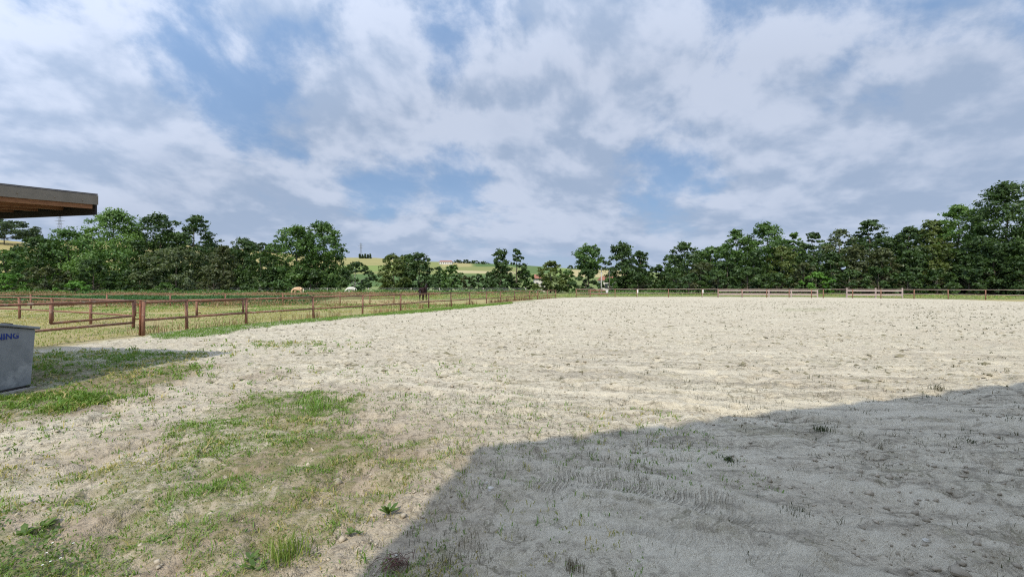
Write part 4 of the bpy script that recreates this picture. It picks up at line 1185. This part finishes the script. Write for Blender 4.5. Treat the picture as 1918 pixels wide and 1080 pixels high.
# dry stalks under the fence
lx_, ly_ = [], []
r = np.random.default_rng(8)
for (a, b) in zip(MAIN[:-1], MAIN[1:]):
    L = math.hypot(b[0] - a[0], b[1] - a[1]); k = int(L * 36)
    q = r.uniform(0, 1, k); lx_.append(a[0] + (b[0] - a[0]) * q - np.abs(r.normal(size=k)) * 0.35); ly_.append(a[1] + (b[1] - a[1]) * q + r.normal(size=k) * 0.15)
bx, by = np.concatenate(lx_), np.concatenate(ly_); kp = fbm(bx * 0.6, by * 0.6, 55, 3) > 0.44; bx, by = bx[kp], by[kp]
blades('dry_grass', 'dry brown stalks under the long pipe fence', bx, by, np.zeros(len(bx)), r.gamma(4, 0.07, len(bx)) + 0.05, np.full(len(bx), 0.014) * np.clip(by / 16, 1, 3), r.uniform(0.2, 1, len(bx)), DRYWEED, 0.4, 13)
# rough short grass of the paddock
tx, ty, r = scatter(60000, -34, 1, 11, 40, 9)
pd = sdf(PAD_POLY, tx, ty) < -0.2
tx, ty = tx[pd], ty[pd]; keep = (np.abs(tx) < 1.3 * ty) & (fbm(tx * 0.5, ty * 0.5, 57, 4, 0.6) > 0.38); tx, ty = tx[keep], ty[keep]
ti = np.clip(0.55 + (fbm(tx * 0.3, ty * 0.3, 58, 3) - 0.5) * 1.8 + (18 - ty) * 0.02 + r.normal(size=len(tx)) * 0.15, 0, 1)
blades('grass', 'thin dry grass of the paddock behind the pipe fence', tx, ty, np.zeros(len(tx)), r.uniform(0.03, 0.09, len(tx)), np.full(len(tx), 0.022) * np.clip(ty / 18, 1, 2.2), ti, GRASS, 1.2, 14)


def leafmass(name, label, X, Y, Z, s, tint, mat, seed):
    r = np.random.default_rng(seed); n = len(X); N = r.normal(size=(n, 3)) * 0.7 + np.array([0, -0.2, 0.7]); N /= np.linalg.norm(N, axis=1)[:, None]
    a = np.cross(N, r.normal(size=(n, 3))); a /= np.linalg.norm(a, axis=1)[:, None]; b = np.cross(N, a); P = np.stack([X, Y, Z], -1); s = np.asarray(s)[:, None]
    V = np.stack([P - a * s, P - b * s * .5, P + a * s, P + b * s * .5], 1).reshape(-1, 3)
    me = mesh_np(name, V, np.arange(4 * n).reshape(-1, 4)); attr(me, 'tint', tint, 'FACE')
    o = obj(name, me, mat); o['kind'] = 'stuff'; o['label'] = label
    return o


dx_, dy_ = MAT_LEAVES; r = np.random.default_rng(64); k = len(dx_)
leafmass('clover', 'tiny low leaves matted in the foreground grass', dx_, dy_, micro(dx_, dy_) + r.uniform(0.008, 0.03, k), r.uniform(0.007, 0.017, k), r.uniform(0, 1, k), WEED, 65)
bl = pxw([(-60, 960), (60, 985), (120, 1030), (180, 1120), (-60, 1120)]); dx_ = r.uniform(-4.6, -1.5, 9000); dy_ = r.uniform(1.9, 3.4, 9000)
kk = (sdf(bl, dx_, dy_) < 0.05) & (fbm(dx_ * 3, dy_ * 3, 66, 3) > 0.45); dx_, dy_ = dx_[kk], dy_[kk]; k = len(dx_)
leafmass('leafy_weeds', 'dark leafy weeds in the bottom left corner', dx_, dy_, r.uniform(0.01, 0.11, k) * (0.2 + 0.8 * fbm(dx_ * 4, dy_ * 4, 67, 2)), r.uniform(0.007, 0.019, k), r.uniform(0, 1, k), WEED, 68)
# lush plants beyond the second fence and the weeds at their edges
tx, ty, r = scatter(70000, -80, -8, 35, 66, 21)
g, grn, dirt, pad, lush = cover(tx, ty)
keep = (r.uniform(0, 1, len(tx)) < lush) & (lush > 0.56) & (np.abs(tx) < 1.35 * ty); tx, ty = tx[keep], ty[keep]
hz_ = 0.16 + 0.34 * fbm(tx * 0.3, ty * 0.3, 81, 3)
leafmass('green_crop', 'low dark green leafy crop beyond the second fence', tx, ty, hz_ * r.uniform(0.3, 1.0, len(tx)), r.uniform(0.07, 0.16, len(tx)), np.clip(r.normal(0.4, 0.25, len(tx)), 0, 1), CROP, 22)
tx, ty, r = scatter(26000, -90, 4, 60, 72, 23)
keep = (fbm(tx * 0.12, ty * 0.12, 83, 4, 0.6) > 0.42) & (np.abs(tx) < 1.35 * ty); tx, ty = tx[keep], ty[keep]
leafmass('tall_weeds', 'dry tangled weeds between the crop and the horses', tx, ty, r.uniform(0.05, 0.85, len(tx)) * (0.4 + 0.9 * fbm(tx * 0.25, ty * 0.25, 84, 3)), r.uniform(0.05, 0.13, len(tx)), r.uniform(0, 1, len(tx)), DRYWEED, 24)
tx, ty, r = scatter(20000, -62, -6, 31.5, 37.5, 25)
keep = (fbm(tx * 0.22, ty * 0.5, 85, 4, 0.6) > 0.50) & (np.abs(tx) < 1.35 * ty); tx, ty = tx[keep], ty[keep]
leafmass('tall_weeds', 'brownish weeds along the thin far pipe fence', tx, ty, r.uniform(0.03, 0.5, len(tx)), r.uniform(0.03, 0.08, len(tx)), r.uniform(0, 1, len(tx)), DRYWEED, 26)
tx, ty, r = scatter(30000, -20, 75, 52, 76, 27)
keep = (sdf(PAD_POLY, tx, ty) < -0.4) & (fbm(tx * 0.2, ty * 0.3, 86, 4, 0.6) > 0.44); tx, ty = tx[keep], ty[keep]
leafmass('meadow_grass', 'rough green meadow grass beyond the far end of the arena', tx, ty, r.uniform(0.02, 0.34, len(tx)), r.uniform(0.05, 0.11, len(tx)), np.clip(r.normal(0.3, 0.25, len(tx)), 0, 1), GRASS, 28)
# dead brush and plants at the foot of the trees
tx, ty, r = scatter(26000, -125, 120, 82, 98, 29)
keep = (fbm(tx * 0.1, ty * 0.1, 87, 3) > 0.36) & (np.abs(tx) < 1.35 * ty); tx, ty = tx[keep], ty[keep]
leafmass('undergrowth', 'green undergrowth at the foot of the trees', tx, ty, r.uniform(0.02, 1.1, len(tx)) * (0.3 + fbm(tx * 0.2, ty * 0.2, 88, 3)), r.uniform(0.1, 0.22, len(tx)), r.uniform(0, 1, len(tx)), LEAF['md'], 30)

# sprouts in the sand
tx, ty, r = scatter(16000, -10, 40, 1.5, 46, 31)
keep = (sdf(PAD_POLY, tx, ty) > 0.3) & (np.abs(tx) < 1.3 * (ty + 1)) & (r.uniform(0, 1, len(tx)) < (0.15 + 1.6 * np.maximum(fbm(tx * 0.35, ty * 0.35, 91, 4, 0.6) - 0.42, 0)) * np.where(ty < 9, 2.6, 0.7))
tx, ty = tx[keep], ty[keep]; nb = 6
bx = np.repeat(tx, nb) + r.normal(size=len(tx) * nb) * 0.025; by = np.repeat(ty, nb) + r.normal(size=len(tx) * nb) * 0.025
blades('sprouts', 'scattered dark sprouts and stubble in the sand', bx, by, micro(bx, by), np.repeat(r.gamma(3, 0.012, len(tx)) + 0.008, nb) * r.uniform(0.4, 1.2, len(bx)),
       np.full(len(bx), 0.0028) * np.clip(np.hypot(bx, by) / 3.5, 1, 7), np.clip(np.repeat(r.uniform(0, 1, len(tx)), nb) + r.normal(size=len(bx)) * 0.1, 0, 1), SPROUT, 1.3, 32)


tx, ty, r = scatter(11000, -1.6, 8.5, 1.7, 7.2, 34)
keep = (np.abs(tx) < 1.3 * (ty + 0.5)) & (r.uniform(0, 1, len(tx)) < 3.0 * (fbm(tx * 0.9, ty * 0.9, 96, 4, 0.65) - 0.42) * (1.1 - 0.10 * np.maximum(tx, 0))); tx, ty = tx[keep], ty[keep]; nb = 3
bx = np.repeat(tx, nb) + r.normal(size=len(tx) * nb) * 0.012; by = np.repeat(ty, nb) + r.normal(size=len(tx) * nb) * 0.012
blades('stubble', 'thin dark stubble standing in the shaded sand', bx, by, micro(bx, by), np.repeat(r.gamma(3, 0.012, len(tx)) + 0.008, nb) * r.uniform(0.4, 1.2, len(bx)), r.uniform(0.002, 0.0045, len(bx)),
       np.clip(np.repeat(r.uniform(0, 0.9, len(tx)), nb), 0, 1), SPROUT, 1.0, 35)


def clods():
    r = np.random.default_rng(41); n = 9000
    y = 1.4 + 12 * r.uniform(0, 1, n) ** 1.6; x = r.uniform(-1.25, 1.3, n) * (y + 1)
    ok = (fbm(x * 0.7, y * 0.7, 93, 4, 0.6) > 0.47) & (sdf(PAD_POLY, x, y) > 0.2); x, y = x[ok], y[ok]; n = len(x)
    base = np.array([(1, 0, 0), (-1, 0, 0), (0, 1, 0), (0, -1, 0), (0, 0, 1), (0, 0, -1)], float)
    fc = np.array([(0, 2, 4), (2, 1, 4), (1, 3, 4), (3, 0, 4), (2, 0, 5), (1, 2, 5), (3, 1, 5), (0, 3, 5)])
    s = r.gamma(2.2, 0.0045, n)[:, None, None] + 0.004
    V = base[None] * r.uniform(0.55, 1.3, (n, 6, 1)) * s * np.array([1, 1, 0.7]) + r.normal(size=(n, 6, 3)) * s * 0.18
    V += np.stack([x, y, micro(x, y) + s[:, 0, 0] * 0.25], -1)[:, None]
    me = mesh_np('sand_clods', V.reshape(-1, 3), None, (np.arange(n)[:, None, None] * 6 + fc[None]).reshape(-1, 3))
    m = speckled('sand_clod', (0.46, 0.40, 0.315), (0.27, 0.235, 0.18), 6, 0.95)
    o = obj('sand_clods', me, m); o['kind'] = 'stuff'; o['label'] = 'small clods and crumbs lying on the sand'


clods()


def far_clods():
    r = np.random.default_rng(43); n = 52000
    y = 7 + 45 * r.uniform(0, 1, n) ** 0.8; x = r.uniform(-0.75, 1.28, n) * y
    ok = (sdf(PAD_POLY, x, y) > 0.6) & (r.uniform(0, 1, n) < 2.2 * (fbm(x * 0.5, y * 0.5, 95, 4, 0.65) - 0.36)); x, y = x[ok], y[ok]; n = len(x)
    base = np.array([(1, 0, 0), (-1, 0, 0), (0, 1, 0), (0, -1, 0), (0, 0, 1)], float)
    fc = np.array([(0, 2, 4), (2, 1, 4), (1, 3, 4), (3, 0, 4)])
    s = r.gamma(2.0, 0.009, n)[:, None, None] + 0.009
    V = base[None] * r.uniform(0.5, 1.4, (n, 5, 1)) * s * np.array([1.7, 1.2, 0.55]) + r.normal(size=(n, 5, 3)) * s * 0.2
    V += np.stack([x, y, micro(x, y) - 0.004], -1)[:, None]
    me = mesh_np('sand_clods', V.reshape(-1, 3), None, (np.arange(n)[:, None, None] * 5 + fc[None]).reshape(-1, 3))
    attr(me, 'tint', np.repeat(r.uniform(0, 1, n), 4), 'FACE')
    o = obj('sand_clods', me, leaf_mat('old_clod', (0.15, 0.135, 0.08), (0.36, 0.315, 0.23), 0.0)); o['kind'] = 'stuff'
    o['label'] = 'dark clods and dead plant bits strewn over the arena'


far_clods()


def tuft(label, px, py, n, h, wd, tint, mat, spread=0.05, seed=1, name='grass_tuft', cat='grass tuft', lean=0.9):
    x, y = G(px, py); z = float(micro(np.array([x]), np.array([y]))[0]); r = np.random.default_rng(seed)
    bx = r.normal(size=n) * spread; by = r.normal(size=n) * spread
    o = blades(name, label, bx, by, np.zeros(n), h * r.uniform(0.45, 1.1, n), np.full(n, wd), np.clip(r.normal(tint, 0.12, n), 0, 1), mat, lean, seed, None)
    o.location = (x, y, z)
    if spread > 0.08: o['kind'] = 'stuff'; o['label'] = label
    else: tag(o, label, cat, 'lone tufts in the foreground')
    return o


tuft('green grass tuft in the shaded sand near the shadow edge at right', 1540, 808, 90, 0.08, 0.0045, 0.10, SPROUT, 0.04, 51)
tuft('small dark weed in the middle of the shaded sand', 1362, 862, 70, 0.06, 0.006, 0.05, SPROUT, 0.035, 52)
tuft('small green weed at the right in the shaded sand', 1815, 822, 60, 0.04, 0.007, 0.15, SPROUT, 0.05, 53)
tuft('dry olive tuft at the sunlit side of the shadow edge at right', 1757, 729, 60, 0.08, 0.006, 0.6, SPROUT, 0.06, 54)
tuft('low dark tuft below the middle of the shaded sand', 1488, 960, 50, 0.035, 0.004, 0.3, SPROUT, 0.04, 55)
tuft('large upright grass tuft at the bottom of the left grass', 530, 1048, 150, 0.17, 0.0055, 0.22, GRASS, 0.055, 56, lean=0.6)
tuft('thick green tuft at the top of the left grass patch', 590, 762, 220, 0.15, 0.009, 0.05, GRASS, 0.22, 57)
tuft('pale stubble tuft at the bottom of the shaded sand', 1075, 1070, 70, 0.07, 0.003, 0.75, SPROUT, 0.03, 58, lean=0.6)
tuft('grassy stubble at the shadow edge, bottom middle', 850, 1045, 110, 0.06, 0.003, 0.6, SPROUT, 0.11, 59)
tuft('sparse stubble on the rut in the shaded sand', 1195, 905, 34, 0.09, 0.003, 0.4, SPROUT, 0.12, 60, lean=0.35)


def rosette(label, px, py, n, L, seed, rise=0.5):
    x, y = G(px, py); r = random.Random(seed); V = []; Fq = []; tint = []
    for k in range(n):
        a = k * 2.39996 + r.uniform(-.3, .3); l = L * r.uniform(0.6, 1.1); w = l * r.uniform(0.13, 0.2); d = Vector((math.cos(a), math.sin(a), 0)); s = Vector((-d.y, d.x, 0)); up = rise * r.uniform(0.5, 1.3)
        b = len(V)
        for q, wq in ((0.02, .15), (.35, .8), (.7, 1.0), (1.0, .08)):
            c = d * l * q * (1 - 0.25 * up) + Vector((0, 0, up * l * (q - 0.45 * q * q)))
            V += [tuple(c - s * w * wq), tuple(c + s * w * wq)]
        for i in range(3): Fq.append((b + 2 * i, b + 2 * i + 1, b + 2 * i + 3, b + 2 * i + 2)); tint.append(r.uniform(0, 1))
    me = mesh_np('weed', np.array(V), np.array(Fq)); attr(me, 'tint', tint, 'FACE'); smooth(me)
    o = obj('weed', me, WEED, None, (x, y, float(micro(np.array([x]), np.array([y]))[0]) + 0.004))
    return tag(o, label, 'weed', 'broad leaved weeds in the grass')


rosette('broad leaved weed on the sand beside the shadow edge', 727, 958, 11, 0.11, 1, 1.2)
rosette('small leafy weed left of the weed at the shadow edge', 655, 1002, 9, 0.06, 2, 0.8)
rosette('round leaved weed in the middle of the left grass', 200, 1003, 7, 0.06, 3, 0.7)
rosette('light green weed at the bottom of the left grass, left of the large tuft', 470, 1052, 9, 0.075, 4, 0.9)
rosette('leafy weed at the left edge of the grass', 45, 1000, 12, 0.10, 5, 0.9)
rosette('leafy weed above the white daisies', 80, 985, 12, 0.09, 6, 0.8)
rosette('small weed in the upper half of the left grass', 345, 952, 8, 0.06, 7, 0.6)
rosette('spiky weed right of the middle of the left grass', 395, 925, 10, 0.07, 8, 1.2)
rosette('flat dark weed in the middle of the left grass', 292, 930, 8, 0.06, 9, 0.3)
rosette('leafy weed between the daisies and the large tuft', 300, 1012, 11, 0.08, 10, 0.8)
rosette('tiny weed under the sunlit weed by the shadow edge', 673, 1000, 7, 0.045, 11, 0.9)
rosette('weed at the very bottom left of the large tuft', 478, 1072, 7, 0.09, 12, 1.1)
DAISY = [(97, 1036), (136, 1032), (86, 1056), (93, 1068), (78, 1075), (112, 1064)]
for i, (px, py) in enumerate(DAISY):
    x, y = G(px, py); r = random.Random(i); h = 0.05 + 0.02 * r.random()
    dz = thing('daisy', ('topmost left', 'topmost right', 'middle left', 'lower middle', 'lowest left', 'lower right')[i] + ' of the tiny white daisies in the bottom left grass', 'flower', (x, y, 0), 0, 'white daisies in the bottom left grass')
    mb = MB(); mb.tube([(0, 0, -0.01), (0.004, 0, h)], 0.0012, 5); mb.build('stem', WEED, dz)
    mb = MB()
    for k in range(9):
        a = k * 2 * math.pi / 9; d = Vector((math.cos(a), math.sin(a), 0.15)); s = Vector((-math.sin(a), math.cos(a), 0)); b = len(mb.v); c = Vector((0.004, 0, h)); d *= 0.5; s = s * 0.5
        mb.v += [tuple(c + d * .002 - s * .001), tuple(c + d * .011 - s * .003), tuple(c + d * .012 + s * .003), tuple(c + d * .002 + s * .001)]; mb.f.append((b, b + 1, b + 2, b + 3))
    mb.build('petals', M['petal'], dz)


def stone(label, px, py, s, seed):
    bm = bmesh.new(); bmesh.ops.create_icosphere(bm, subdivisions=2, radius=1); r = random.Random(seed)
    ph = [r.uniform(0, 6) for _ in range(6)]
    for v in bm.verts:
        c = v.co; k = 1 + 0.18 * math.sin(3 * c.x + ph[0]) + 0.15 * math.sin(4 * c.y + ph[1]) + 0.12 * math.sin(5 * c.z + ph[2])
        v.co = Vector((c.x * s[0], c.y * s[1], c.z * s[2])) * k
    me = bpy.data.meshes.new('stone'); bm.to_mesh(me); bm.free()
    x, y = G(px, py); o = obj('stone', me, M['stone'], None, (x, y, float(micro(np.array([x]), np.array([y]))[0]) + s[2] * 0.55)); o.rotation_euler.z = r.uniform(0, 6)
    return tag(o, label, 'stone', 'pale stones on the sand')


stone('pale angular stone in the shade near the shadow corner', 920, 916, (.030, .022, .017), 1)
stone('white pebble at the shadow edge, bottom middle', 743, 1045, (.011, .010, .008), 2)
stone('pale pebble in the lower right shaded sand', 1735, 1014, (.022, .017, .012), 3)
stone('small pale stone left of the shaded sand corner', 912, 905, (.014, .012, .010), 4)
x, y = G(742, 1062); r = random.Random(5); mb = MB()
for k in range(70):
    a = r.uniform(0, 6.28); c = Vector((r.gauss(0, .05), r.gauss(0, .035), r.uniform(0.0, .03))); d = Vector((math.cos(a), math.sin(a), r.uniform(-.2, .5))) * r.uniform(.02, .05)
    mb.tube([c - d, c + Vector((0, 0, .008)), c + d], .0016, 4)
tw = mb.build('twig_heap', M['twig']); tw.location = (x, y, float(micro(np.array([x]), np.array([y]))[0])); tag(tw, 'little heap of dead reddish twigs at the bottom of the shadow edge', 'twigs')
print('leaf triangles', TREE_TOTAL[0], 'objects', len(bpy.data.objects))
